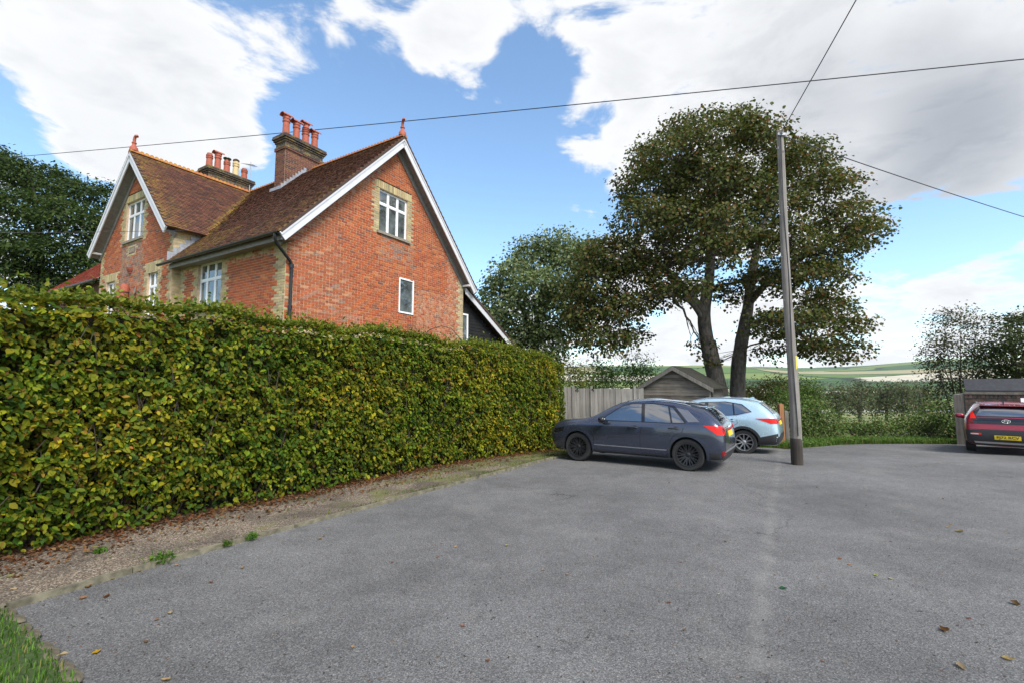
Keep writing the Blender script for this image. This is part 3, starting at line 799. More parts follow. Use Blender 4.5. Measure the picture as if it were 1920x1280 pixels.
ALLT.sort(key=lambda t: t[0] + (0 if t[1] is roof and t[5] is not None and t[4][0] < 0 else 100))
TV = []
rest = {}
for i, T in enumerate(ALLT):
    (_, rf, P, run, dn, n, col) = T
    if i < 300:
        if len(TV) < 20:
            mb = MB(); tile_geo(mb, np.zeros(3), run, dn, n, pc(TILES) + (random.choice((0, 0, .1, .3)),)); TV.append(mb.mesh('roof_tile', M['tile']))
        o = bpy.data.objects.new('roof_tile', TV[random.randrange(len(TV))]); o.location = P + n * random.uniform(0, .003); link(o, rf)
    else: tile_geo(rest.setdefault(rf.name, MB()), P, run, dn, n, col)
for nme, mb in rest.items():
    o = mb.build('tiling', M['tile'], bpy.data.objects[nme]); o['kind'] = 'stuff'
# ridge tiles with a scalloped crest
M['ridge'] = piecemat('ridge_tile', .8, 18, (0.42, 0.25, 0.03), .4, .25)
def ridge_mesh(al):
    mb = MB(); L = .30; n = 6; col = (0.38, 0.12, 0.055, al)
    prof = [(math.cos(math.pi * i / n) * .125, math.sin(math.pi * i / n) * .10 - .055) for i in range(n + 1)]
    vs = [(x, a, b) for x in (0.003, L - .003) for a, b in prof]
    mb.add(vs, [(i, i + 1, i + 2 + n, i + 1 + n) for i in range(n)] + [list(range(n + 1)), list(range(2 * n + 1, n, -1))], col)
    for j in range(2):      # two scallops
        cx = L * (.25 + .5 * j); pts = [(cx + .07 * math.cos(math.pi * t / 6), -.012, .03 + .075 * math.sin(math.pi * t / 6)) for t in range(7)]
        mb.prism(pts, (0, .024, 0), col)
    return mb.mesh('ridge_tile', M['ridge'])
RM = [ridge_mesh(a) for a in (.15, .35, .6, .9)]
y = YV0
while y < 11.3:
    if not (4.28 < y < 5.0 or 10.2 < y < 11.0):
        o = bpy.data.objects.new('ridge_tile', RM[random.choice((0, 1, 1)) if y < 4 else 2]); o.location = (RX, y, RZ + .005); o.rotation_euler = (0, 0, R(90)); link(o, roof)
    y += .30
x = WX0
while x < 3.5:
    o = bpy.data.objects.new('ridge_tile', RM[random.choice((1, 2, 3, 3))]); o.location = (x, WY, WZ + .005); link(o, wroof); x += .30
# finials
def finial(loc, rz):
    mb = MB(); mb.lathe([(.0, -.1), (.13, -.06), (.12, .06), (.07, .12), (.055, .20), (.075, .22), (.075, .25), (.05, .27)], 14)
    path = [(0, 0, .25), (0, 0, .36), (-.02, 0, .44), (-.07, 0, .485), (-.12, 0, .475), (-.145, 0, .44)]
    mb.tube(path, [.05, .048, .046, .046, .05, .045], 10)
    o = mb.build('finial', M['terracotta'], house, True); o.location = loc; o.rotation_euler = (0, 0, rz)
finial((RX, YV0 + .12, RZ + .08), R(60)); finial((WX0 + .12, WY, WZ + .08), R(100))
# bargeboards, soffits
def barge(pts_top, out, inn, dep=.24):
    """pts_top: top line (two points); out: outward unit; board hangs below"""
    a, b = (np.array(q, float) for q in pts_top); out = np.array(out, float)
    d = (b - a) / np.linalg.norm(b - a); dnv = np.cross(d, out); dnv = dnv if dnv[2] < 0 else -dnv
    mb = MB(); mb.prism([a - out * .02, b - out * .02, b - out * .02 + dnv * dep, a - out * .02 + dnv * dep], out * .035)
    o = mb.build('bargeboard', M['white'], house)
    m2 = MB(); m2.prism([a + out * .0155, b + out * .0155, b + out * .0155 + dnv * .085, a + out * .0155 + dnv * .085], out * .02); m2.build('moulding', M['white'], o)
    m3 = MB(); q = dnv * (dep - .10); m3.prism([a + q - out * .021, b + q - out * .021, b + q - out * inn, a + q - out * inn], dnv * .02); m3.build('soffit', M['soffit'], o)
    m4 = MB(); q = dnv * (dep - .085); m4.prism([a + q - out * (inn - .05), b + q - out * (inn - .05), b + q - out * (inn - .05) + dnv * .17, a + q - out * (inn - .05) + dnv * .17], -out * .045); m4.build('rafter', M['soffit'], o)
yb = -.34
tz = -.045
barge([(RX, yb, RZ + tz), (RX - 4.27, yb, zmain(RX - 4.27) + tz)], (0, -1, 0), .345)
barge([(RX, yb, RZ + tz), (RX + 4.27, yb, zmain(RX + 4.27) + tz)], (0, -1, 0), .345)
xb = WF - .34
barge([(xb, WY, WZ + tz), (xb, WY - 3.12, zwing(WY - 3.12) + tz)], (-1, 0, 0), .345)
barge([(xb, WY, WZ + tz), (xb, WY + 3.12, zwing(WY + 3.12) + tz)], (-1, 0, 0), .345)
for (c, s) in (((7.72, -.17, 5.83), (.16, .17, .035)), ((WF - .17, Y1 + .06, 6.86), (.17, .14, .035))):
    mb = MB(); mb.box(np.array(c) - np.array(s), np.array(c) + np.array(s)); mb.build('purlin_end', M['white'], house)
# eaves: fascia, gutter, downpipe
mb = MB(); mb.box((xe + .10, -.3, ze - .20), (xe + .13, Y0, ze - .045)); mb.build('fascia', M['soffit'], house)
mb = MB(); mb.add([(xe + .12, -.3, ze - .17), (xe + .12, Y0, ze - .17), (.02, Y0, ze - .15), (.02, -.3, ze - .15)], [(0, 1, 2, 3)]); mb.build('eaves_soffit', M['soffit'], house)
gx, gzz = xe - .03, ze - .03
mb = MB(); n = 7
pr = [(gx + .06 * math.cos(math.pi + math.pi * i / n), gzz + .065 * math.sin(math.pi + math.pi * i / n)) for i in range(n + 1)]
pr2 = [(gx + .052 * math.cos(math.pi + math.pi * i / n), gzz + .057 * math.sin(math.pi + math.pi * i / n)) for i in range(n + 1)]
loop = pr + pr2[::-1]; ya, yb2 = -.36, 6.05
mb.prism([(p[0], ya, p[1]) for p in loop], (0, yb2 - ya, 0)); gut = mb.build('gutter', M['black'], house, True)
mb = MB(); mb.tube([(gx, -.22, gzz - .04), (gx, -.22, gzz - .16), (gx + .08, -.17, gzz - .26), (.06, -.085, 5.12), (.12, -.075, 5.02), (.12, -.075, 4.6), (.12, -.075, .0)], .042, 10)
dp = mb.build('downpipe', M['black'], house, True)
for z in (5.0, 3.9):
    mb = MB(); mb.lathe([(.042, -.05), (.053, -.05), (.053, .05), (.042, .05)], 12, (.12, -.075, z)); mb.build('pipe_collar', M['black'], dp)
# lead flashing where the main roof meets the wing return
mb = MB()
for i in range(9):
    x = -.42 + i * .16; z = zmain(x)
    if x > .42: break
    mb.box((x, Y0 - .022, z + .0), (x + .158, Y0 - .010, z + .17 + .16))
mb.build('flashing', M['lead'], house)
# chimneys
def chimney(y0, y1, x0, x1, ztop, zbase, pots, lab):
    ch = MB(); ch.box((x0, y0, zbase), (x1, y1, ztop - .02)); c = ch.build('chimney', M['mortar'], house); c['label'] = lab
    bk = MB()
    faces = [((x0, y0, 0), (1, 0, 0), (0, -1, 0), x1 - x0), ((x0, y1, 0), (0, -1, 0), (-1, 0, 0), y1 - y0)]
    course = .075
    def ring(z, ov):
        for (O, U, N, L) in faces:
            O, U, N = (np.array(q, float) for q in (O, U, N)); k = int(round(z / course)); L2 = L + 2 * ov
            n = max(2, int(round(L2 / .225))); w = L2 / n
            for i in range(-1, n):
                p = -ov + (i + (.5 if k % 2 else 0)) * w; q = p + w; p = max(p, -ov); q = min(q, L + ov)
                if q - p < .03: continue
                dark = z > ztop - .55
                tab = [(0.16, 0.062, 0.045, 3), (0.10, 0.05, 0.042, 2), (0.20, 0.085, 0.05, 2)] if not dark else [(0.07, 0.05, 0.045, 3), (0.11, 0.085, 0.06, 2), (0.05, 0.045, 0.045, 2)]
                al = (.75 if random.random() < .3 else .15) if dark else .05
                brick_geo(bk, O, U, N, p + .004, q - .004, z + .004, z + course - .004, ov + .009, pc(tab) + (al * .6,))
    z = zbase
    while z < ztop - .001:
        d = ztop - z
        ov = .0
        if d < .085: ov = .10
        elif d < .16: ov = .115
        elif d < .235: ov = .075
        elif d < .31: ov = .035
        elif .50 < d < .585: ov = .04
        ring(z, ov); z += course
    o = bk.build('brickwork', M['tile'], c); o['kind'] = 'stuff'
    cp = MB(); cp.prism([(x0 - .10, y0 - .10, ztop - .02), (x1 + .10, y0 - .10, ztop - .02), (x1 + .10, y1 + .10, ztop - .02), (x0 - .10, y1 + .10, ztop - .02)], (0, 0, .03))
    k = len(cp.v); cp.add([(x0 - .09, y0 - .09, ztop + .011), (x1 + .09, y0 - .09, ztop + .011), (x1 + .09, y1 + .09, ztop + .011), (x0 - .09, y1 + .09, ztop + .011), (x0 + .12, (y0 + y1) / 2, ztop + .12), (x1 - .12, (y0 + y1) / 2, ztop + .12)],
           [(0, 1, 5, 4), (1, 2, 5), (2, 3, 4, 5), (3, 0, 4)])
    cp.build('flaunching', plain('lichened_mortar', (0.19, 0.16, 0.075), .95, nz=.5, nscale=10), c)
    for (x, h, kind) in pots:
        mb = MB(); yy = (y0 + y1) / 2; zz = ztop + .06
        mt = {'r': 'terracotta', 'k': 'terracotta', 'd': 'terra_dark', 'b': 'buff', 'l': 'terracotta', 'c': 'terracotta'}[kind]
        if kind == 'l':     # louvred pot on a dark base
            mb.lathe([(.14, 0), (.125, h * .45), (.15, h * .46), (.15, h * .50), (.115, h * .51)] + [(r, h * (.55 + .035 * i)) for i, r in enumerate((.12, .15, .12, .15, .12, .15, .12))] + [(.11, h * .86), (.11, h * .92)], 18, (x, yy, zz))
        else:
            mb.lathe([(.135, 0), (.118, h * .62), (.14, h * .64), (.145, h * .70), (.122, h * .72), (.122, h * .76), (.14, h * .78), (.14, h * .86), (.11, h * .88), (.105, h * .98), (.075, h * .98), (.07, h * .5)], 18, (x, yy, zz))
        po = mb.build('chimney_pot', M[mt], c, True)
        if kind in 'rlc' and kind != 'c':     # half round tile hood laid over the pot mouth
            m2 = MB(); n = 8; rr = .15; Lh = .42
            pts = [(x + rr * .0, yy + rr * math.cos(math.pi * i / n), zz + h * .9 + rr * .75 * math.sin(math.pi * i / n)) for i in range(n + 1)]
            inner = [(x, yy + (rr - .02) * math.cos(math.pi * i / n), zz + h * .9 + (rr * .75 - .02) * math.sin(math.pi * i / n)) for i in range(n + 1)]
            q = [np.array(p) + np.array([-Lh / 2, 0, 0]) for p in pts + inner[::-1]]
            m2.prism(q, (Lh, 0, 0)); m2.build('hood_tile', M['terracotta'], po)
        if kind == 'k':
            m2 = MB(); m2.lathe([(.02, h + .10), (.16, h + .08), (.17, h + .05), (.15, h + .05), (.02, h + .07)], 14, (x, yy, zz))
            for q in range(4): a = q * math.pi / 2; m2.tube([(x + .12 * math.cos(a), yy + .12 * math.sin(a), zz + h * .9), (x + .13 * math.cos(a), yy + .13 * math.sin(a), zz + h + .06)], .01, 5)
            m2.build('cowl', M['black'], po)
        if kind == 'b':
            m2 = MB(); m2.lathe([(.11, h * .97), (.14, h * .99), (.13, h * 1.06), (.06, h * 1.12), (.0, h * 1.13)], 14, (x, yy, zz)); m2.build('cowl', M['terra_dark'], po)
    return c
c1 = chimney(5.0, 5.62, 3.0, 4.64, 11.45, 9.0, [(3.18, .92, 'r'), (3.62, .86, 'r'), (4.03, 1.02, 'l'), (4.45, .84, 'r')], 'tall chimney with four hooded red clay pots near the side gable')
mb = MB()
for i in range(9):
    x = 2.86 + i * .115; z = zmain(x) if x < RX else RZ
    mb.box((x, 4.968, z - .02), (x + .113, 4.982, z + .24))
mb.box((2.86, 4.962, zmain(2.86) - .06), (2.99, 5.68, zmain(2.86) + .14)); mb.build('flashing', M['lead'], c1)
chimney(10.30, 10.95, 2.85, 4.75, 11.45, 8.6, [(3.0, .66, 'c'), (3.35, .86, 'r'), (3.75, .66, 'k'), (4.15, .78, 'b'), (4.55, .58, 'c')], 'lower wide chimney with five mixed pots behind the front gable')
# lean-to with black weatherboards behind the side gable
lt = MB(); lt.box((7.66, .22, 0), (12.2, 3.5, 3.05)); lt.prism([(7.66, .22, 3.05), (12.2, .22, 3.05), (7.66, .22, 5.5)], (0, 3.3, 0))
lto = lt.build('lean_to', M['board_black'], house); lto['label'] = 'black weatherboarded lean-to under a sloping roof'
LSL = .545
def zlean(x): return 5.78 - LSL * (x - 7.65)
k = 0
z = 2.6
while z < 5.6:
    x1 = min(12.2, 7.65 + (5.62 - z - .14) / LSL)
    if x1 > 7.8:
        mb = MB(); mb.add([(7.66, .20, z), (x1, .20, z), (x1, .215, z + .135), (7.66, .215, z + .135), (7.66, .222, z), (x1, .222, z)], [(0, 1, 2, 3), (0, 4, 5, 1)]); mb.build('weatherboard', M['board_black'], lto)
    z += .13
mb = MB(); mb.prism([(7.68, -.12, zlean(7.68) - .0), (12.7, -.12, zlean(12.7)), (12.7, -.12, zlean(12.7) - .24), (7.68, -.12, zlean(7.68) - .24)], (0, .035, 0)); mb.build('bargeboard', M['white'], lto)
mb = MB(); mb.prism([(7.70, -.16, zlean(7.7) + .09), (12.75, -.16, zlean(12.75) + .09), (12.75, -.16, zlean(12.75)), (7.70, -.16, zlean(7.7))], (0, 3.6, 0)); mb.build('lean_to_roof', M['under'], lto)
wl = MB(); wl.box((7.74, .14, 3.55), (8.2, .2, 3.62)); wl.box((7.74, .14, 4.72), (8.2, .2, 4.79)); wl.box((7.74, .141, 3.62), (7.80, .2, 4.72)); wl.box((8.12, .141, 3.62), (8.2, .2, 4.72))
wlo = wl.build('window', M['pvc'], lto); mb = MB(); mb.box((7.80, .165, 3.62), (8.12, .19, 4.72)); mb.build('pane', M['pane'], wlo)
mb = MB(); mb.box((7.70, .06, 3.49), (8.24, .21, 3.55)); mb.build('sill', M['pvc'], wlo)
# terracotta pieces hung on the front gable (things of their own)
def wall_piece(name, label, cat, y, z, kind):
    o_ = empty(name, tuple(hworld((WF - .01, y, z))), HROT); tag(o_, label, cat, 'terracotta ornaments on the front gable wall')
    mb = MB(); o_.scale = (.6, .62, .72)
    if kind == 'jar': o_.scale = (.62, .62, .9)
    if kind == 'bowl':
        pts = [(r, h) for r, h in ((.05, -.20), (.12, -.17), (.14, -.10), (.22, -.02), (.27, .06), (.285, .10), (.24, .10), (.2, .03))]
        vs = []; n = 12
        for (r, h) in pts:
            for i in range(n + 1): a = math.pi * i / n; vs.append((-r * .75 * math.sin(a), r * math.cos(a), h))
        mb.add(vs, [(k * (n + 1) + i, k * (n + 1) + i + 1, (k + 1) * (n + 1) + i + 1, (k + 1) * (n + 1) + i) for k in range(len(pts) - 1) for i in range(n)])
        mb.build('half_bowl', M['terracotta'], o_, True)
        m2 = MB()
        for h, r in ((-.06, .2), (.0, .245)): m2.tube([(-(r) * .75 * math.sin(math.pi * i / 12), r * math.cos(math.pi * i / 12), h) for i in range(13)], .012, 6)
        m2.build('band', M['terracotta'], o_, True)
    elif kind == 'jar':
        mb.lathe([(.0, -.42), (.13, -.42), (.17, -.38), (.20, -.2), (.225, .05), (.21, .22), (.15, .33), (.0, .36)], 18, (-.2, 0, 0)); mb.build('jar_body', M['terracotta'], o_, True)
        m2 = MB(); m2.lathe([(.205, -.03), (.235, -.02), (.235, .02), (.222, .03)], 18, (-.2, 0, 0)); m2.lathe([(.19, -.24), (.215, -.235), (.215, -.2), (.20, -.19)], 18, (-.2, 0, 0)); m2.build('band', M['terra_dark'], o_, True)
    elif kind == 'pot':
        mb.lathe([(.0, -.18), (.10, -.18), (.15, -.08), (.16, .02), (.12, .10), (.13, .14), (.10, .14), (.08, .05)], 16, (-.17, 0, 0)); mb.build('pot_body', M['terracotta'], o_, True)
    else:
        mb.tube([(-.03, .19 * math.cos(a), .19 * math.sin(a)) for a in np.linspace(0, 2 * math.pi, 25)], .025, 7, False); mb.build('ring', M['terracotta'], o_, True)
        m2 = MB(); m2.lathe([(0, -.012), (.165, -.012), (.17, 0), (0, .0)], 20, (-.012, 0, 0), 'x'); m2.build('backplate', M['stone'], o_)
wall_piece('wall_bowl', 'terracotta half bowl hung on the front gable under the clay plaque', 'wall ornament', 8.62, 5.92, 'bowl')
wall_piece('terracotta_jar', 'tall terracotta jar on the front gable wall under the half bowl', 'jar', 8.66, 5.10, 'jar')
wall_piece('terracotta_pot', 'small terracotta pot left of the tall jar on the gable wall', 'pot', 9.12, 4.98, 'pot')
wall_piece('wall_ring', 'round terracotta ring right of the tall jar on the gable wall', 'wall ornament', 8.15, 5.15, 'ring')
# aerial on the far chimney
ar = empty('television_aerial', tuple(hworld((4.62, 10.25, 10.6))), HROT); tag(ar, 'thin metal television aerial standing beside the far chimney', 'aerial')
mb = MB(); mb.tube([(0, 0, -.4), (0, 0, 1.75)], .016, 6); mb.build('mast', M['lead'], ar)
mb = MB(); mb.tube([(-.38, -.35, 1.42), (.42, .38, 1.80)], .012, 6); bo = mb.build('boom', M['lead'], ar)
for i in range(9):
    t = i / 8; c = np.array((-.38, -.35, 1.42)) * (1 - t) + np.array((.42, .38, 1.80)) * t; w = .26 - .14 * t
    mb = MB(); mb.tube([c + np.array((w * .7, -w * .7, 0)), c - np.array((w * .7, -w * .7, 0))], .007, 5); mb.build('element', M['lead'], bo)
# low annexe with bright red tiles beyond the front gable
an = empty('annexe', tuple(hworld((0, 11.35, 0))), HROT); tag(an, 'low annexe with bright red tiled roof left of the front gable', 'building')
mb = MB(); mb.box((0, .02, 0), (4, 5.6, 5.95)); mb.build('wall', plain('annexe_brick', (.14, .065, .045), .9, nz=.5, nscale=12), an)
M['redtile'] = piecemat('new_red_tile', .75, 25, (.3, .2, .1), .4, .2)
mb = MB(); mb.add([(-.35, .0, 5.93), (-.35, 5.85, 5.93), (2.2, 5.85, 8.35), (2.2, .0, 8.35)], [(0, 1, 2, 3)]); rfo = mb.build('roof', M['under'], an)
dnA = np.array((-2.55, 0, -2.42)); dnA /= np.linalg.norm(dnA); nA = np.cross((0, 1, 0), dnA); nA = nA if nA[2] > 0 else -nA
mb = MB(); L = math.hypot(2.55, 2.42)
for kx in range(int(L / .12)):
    s = L - kx * .12; u = .0 + (.085 if kx % 2 else 0)
    while u < 5.7:
        P = np.array((2.2, 0, 8.35)) + dnA * s + np.array((0, u + .08, 0)); tile_geo(mb, P, np.array((0, 1., 0)), dnA, nA, pc([(0.36, 0.075, 0.04, 3), (0.30, 0.06, 0.035, 2), (0.24, 0.055, 0.035, 1)]) + (.02,)); u += .17
o = mb.build('tiling', M['redtile'], rfo); o['kind'] = 'stuff'
mb = MB(); mb.tube([(-.40, .02, 5.87), (-.40, 5.85, 5.87)], .055, 8); mb.build('gutter', M['black'], an, True)
# ------------------------------------------------------------------ the hedge
hedge = empty('hedge', (-4.25, 7.95, 0)); tag(hedge, 'tall clipped hedge of yellowing green leaves along the gravel strip', 'hedge')
ho = np.array([-4.25, 7.95, 0.0])
HP = np.array(HEDGE, float); HL = np.concatenate([[0], np.cumsum(np.linalg.norm(np.diff(HP, axis=0), axis=1))])
def hpos(s):
    s = np.clip(s, 0, HL[-1]); x = np.interp(s, HL, HP[:, 0]); y = np.interp(s, HL, HP[:, 1])
    e = .35; dx = np.interp(np.clip(s + e, 0, HL[-1]), HL, HP[:, 0]) - np.interp(np.clip(s - e, 0, HL[-1]), HL, HP[:, 0])
    dy = np.interp(np.clip(s + e, 0, HL[-1]), HL, HP[:, 1]) - np.interp(np.clip(s - e, 0, HL[-1]), HL, HP[:, 1])
    l = np.hypot(dx, dy) + 1e-9
    return np.stack([x, y], 1), np.stack([dx / l, dy / l], 1), np.stack([dy / l, -dx / l], 1)    # point, along, outward (to the car park)
def htop(s): return 3.02 + .05 * np.sin(s * 1.7) + .04 * np.sin(s * 4.1 + 1) - .30 * np.clip((s - (HL[-1] - 1.1)) / 1.1, 0, 1) ** 2 - .03 * (s > 9)
def bulge(s, z):
    zr = z / 3.0
    b = .12 + .12 * np.sin(np.pi * np.clip(zr * .9 + .08, 0, 1)) + .028 * np.sin(s * 2.3 + z * 1.9) + .022 * np.sin(s * 4.1 - z * 5.3) + .018 * np.sin(s * 7 + z * 9)
    b -= .32 * np.clip((z - (htop(s) - .28)) / .28, 0, 1.2) ** 2
    b -= .85 * np.clip((s - (HL[-1] - .55)) / .55, 0, 1) ** 2
    return b
# closed filler core; its near-black colour paints the shade between the leaves
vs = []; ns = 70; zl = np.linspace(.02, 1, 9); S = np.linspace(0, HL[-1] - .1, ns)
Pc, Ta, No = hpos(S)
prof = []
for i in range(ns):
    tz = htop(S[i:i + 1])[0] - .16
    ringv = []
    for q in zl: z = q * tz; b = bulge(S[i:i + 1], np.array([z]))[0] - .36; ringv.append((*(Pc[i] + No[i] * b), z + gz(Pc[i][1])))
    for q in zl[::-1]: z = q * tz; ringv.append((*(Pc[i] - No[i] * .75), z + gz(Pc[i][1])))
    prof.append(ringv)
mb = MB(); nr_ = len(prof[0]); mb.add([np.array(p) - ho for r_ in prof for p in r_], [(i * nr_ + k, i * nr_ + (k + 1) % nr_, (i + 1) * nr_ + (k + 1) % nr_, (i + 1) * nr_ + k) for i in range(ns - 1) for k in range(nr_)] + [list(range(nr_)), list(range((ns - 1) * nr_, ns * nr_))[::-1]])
M['core'] = plain('painted_hedge_shade', (0.010, 0.009, 0.005), 1.0, nz=.6, nscale=25, bump=1.0)
mb.build('shade_core', M['core'], hedge)
NL = 76000
dens_s = rng.random(NL); s = HL[-1] * dens_s
z = rng.random(NL) ** .92 * (htop(s) - .02) + .06
dep = rng.exponential(.10, NL); dep = np.where(dep > .38, rng.uniform(0, .38, NL), dep)
gap = np.sin(s * 6.1 + 2.2 * np.sin(z * 3.1)) * np.sin(z * 7.3 + 2.4 * np.sin(s * 2.3)) + .6 * np.sin(s * 13 + 3 * np.sin(z * 5)) * np.sin(z * 15 + s * 3)
dep = dep + .20 * np.clip(gap - .30, 0, 1)
cell = (np.floor(s / .13 + .8 * np.sin(z * 7)).astype(int) * 7919 + np.floor(z / .12 + .8 * np.sin(s * 6)).astype(int) * 104729) % 4096
spray = rng.random(4096)[cell]; tone = rng.normal(1, .20, 4096)[cell]
dep = dep + .16 * np.clip(spray - .45, 0, 1) ** 1.2 - .035 * (spray < .12)
low = np.clip((.55 - z) / .55, 0, 1); keepm = rng.random(NL) > low * .55
Pp, Ta, No = hpos(s); b = bulge(s, z) - dep
P = np.stack([Pp[:, 0] + No[:, 0] * b, Pp[:, 1] + No[:, 1] * b, z + np.array([gz(q) for q in Pp[:, 1]])], 1)
No3 = np.stack([No[:, 0], No[:, 1], np.zeros(NL)], 1)
topf = np.clip((z - (htop(s) - .35)) / .35, 0, 1)[:, None]
nrm = No3 * (1 - .6 * topf) + np.array([0, 0, 1.]) * (.50 + .7 * topf) + rng.normal(size=(NL, 3)) * .62
tip = No3 * .5 + np.array([0, 0, -.75]) + np.stack([Ta[:, 0], Ta[:, 1], np.zeros(NL)], 1) * rng.normal(size=(NL, 1)) * .8 + np.array([0, 0, 1.3]) * topf + rng.normal(size=(NL, 3)) * .25
HC_ = [(0.165, 0.165, 0.012, 4), (0.115, 0.140, 0.010, 5), (0.062, 0.105, 0.010, 4), (0.035, 0.07, 0.009, 3), (0.23, 0.195, 0.014, 2.2), (0.15, 0.095, 0.018, 1.2), (0.17, 0.075, 0.022, .25)]
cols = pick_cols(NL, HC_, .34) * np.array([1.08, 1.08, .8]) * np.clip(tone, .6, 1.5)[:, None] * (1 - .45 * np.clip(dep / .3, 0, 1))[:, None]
patch = .5 + .5 * np.sin(s * 1.1 + 1.5 * np.sin(z * 1.7)) * np.sin(z * 2.0 + s * .6)
cols *= (0.85 + .3 * patch)[:, None]; cols[:, 0] *= (0.8 + .35 * patch)
ln = rng.choice([.05, .065, .08, .095, .115], NL, p=[.22, .30, .28, .14, .06]) * rng.uniform(.8, 1.1, NL); wd = ln * rng.uniform(.52, .68, NL)
# sprays poking out of the top
NT = 9000
s2 = HL[-1] * rng.random(NT); z2 = htop(s2) + rng.exponential(.05, NT) - .03; Pq, Tq, Nq = hpos(s2)
off = rng.uniform(-.7, .02, NT) + np.where(z2 > htop(s2) + .03, 0, 0)
P2 = np.stack([Pq[:, 0] + Nq[:, 0] * off, Pq[:, 1] + Nq[:, 1] * off, z2 + np.array([gz(q) for q in Pq[:, 1]])], 1)
n2_ = np.array([0, 0, .6]) + rng.normal(size=(NT, 3)) * .7; t2 = np.array([0, 0, .9]) + rng.normal(size=(NT, 3)) * .6
# the far end face
NE = 5000
ze_ = rng.random(NE) * 2.65 + .1; oe = rng.uniform(-.75, .05, NE); pe, te, ne = hpos(np.full(NE, HL[-1]))
P3 = np.stack([pe[:, 0] + ne[:, 0] * oe + te[:, 0] * (rng.exponential(.06, NE) * -1 + .12), pe[:, 1] + ne[:, 1] * oe + te[:, 1] * (.12 - rng.exponential(.06, NE)), ze_ + gz(15.0)], 1)
n3 = np.concatenate([te, np.full((NE, 1), .4)], 1) + rng.normal(size=(NE, 3)) * .5; t3 = np.array([0, 0, -.8]) + rng.normal(size=(NE, 3)) * .5
P = np.concatenate([P[keepm], P2, P3]); nrm = np.concatenate([nrm[keepm], n2_, n3]); tip = np.concatenate([tip[keepm], t2, t3])
BR = [(0.17, 0.19, 0.022, 5), (0.11, 0.15, 0.018, 4), (0.21, 0.20, 0.03, 2), (0.07, 0.12, 0.02, 2)]
cols = np.concatenate([cols[keepm], pick_cols(NT, BR), pick_cols(NE, BR)])
ln = np.concatenate([ln[keepm], rng.uniform(.05, .09, NT), rng.uniform(.05, .09, NE)]); wd = np.concatenate([wd[keepm], np.full(NT, .045), np.full(NE, .045)])
camd = np.linalg.norm(P - np.array([0, 0, CAM_H]), axis=1)
# in view, on the outer surface and nearest: these show largest
fwd = P[:, 1] * CP + (P[:, 2] - CAM_H) * SP; px = P[:, 0] / fwd; py = (-P[:, 1] * SP + (P[:, 2] - CAM_H) * CP) / fwd
inv = (np.abs(px) < 1.07) & (np.abs(py) < .70) & (fwd > 0)
outer = np.concatenate([dep[keepm] < .05, np.zeros(NT + NE, bool)])
score = np.where(inv & outer, ln / camd, 0); big = np.argsort(-score)[:300]
mask = np.ones(len(P), bool); mask[big] = False
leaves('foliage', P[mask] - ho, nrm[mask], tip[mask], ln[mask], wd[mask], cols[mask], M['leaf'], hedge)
LV = []
for i in range(24):
    c = pick_cols(1, HC_, .2); LV.append(fastmesh('leaf', LEAF, LEAFF, np.repeat(c, 6, 0), M['leaf']))
X_, T_, N_ = frames(nrm[big], tip[big])
for i, k in enumerate(big):
    o = bpy.data.objects.new('leaf', LV[i % 24])
    m_ = Matrix(((X_[i][0] * wd[k], T_[i][0] * ln[k], N_[i][0] * wd[k], P[k][0] - ho[0]), (X_[i][1] * wd[k], T_[i][1] * ln[k], N_[i][1] * wd[k], P[k][1] - ho[1]), (X_[i][2] * wd[k], T_[i][2] * ln[k], N_[i][2] * wd[k], P[k][2]), (0, 0, 0, 1)))
    link(o, hedge); o.matrix_local = m_
mb = MB()
for i in range(260):
    s0 = np.array([random.uniform(0, HL[-1] - .3)]); p0, ta, no = hpos(s0); zt = random.uniform(.6, 2.7); o0 = random.uniform(-.15, .03)
    a = np.array([*(p0[0] + no[0] * (o0 - .1)), gz(p0[0][1]) + (0 if i % 3 else zt * .4)]); b_ = bulge(s0, np.array([zt]))[0] - random.uniform(.0, .12)
    e = np.array([*(p0[0] + no[0] * b_ + ta[0] * random.uniform(-.5, .5)), zt + gz(p0[0][1])]); mb.tube([a - ho, (a * .5 + e * .5) - ho + rng.normal(size=3) * .05, e - ho], [.016, .009, .004], 5, False)
o = mb.build('stems', M['twig'], hedge); o['kind'] = 'stuff'
# arching shoot above the hedge
p0 = np.array([[790, 634], [806, 618], [828, 611], [846, 616], [860, 631], [868, 648]]); pts = [at(x, y, 12.2) for x, y in p0]
rs = empty('arching_shoot', tuple(pts[0])); tag(rs, 'thin bare arching shoot rising above the hedge before the side gable', 'plant shoot')
mb = MB(); mb.tube([q - pts[0] for q in [pts[0] + np.array([0, 0, -.5])] + pts + [pts[-1] + np.array([.05, 0, -.4])]], .011, 6); mb.build('stem', M['twig'], rs, True)
k = 26; idx = rng.integers(0, len(pts), k); Q = np.array([pts[i] for i in idx]) - pts[0] + rng.normal(size=(k, 3)) * .07
leaves('leaf_cluster', Q, rng.normal(size=(k, 3)) + [0, 0, .5], rng.normal(size=(k, 3)), np.full(k, .05), np.full(k, .03), pick_cols(k, BR), M['leaf'], rs)

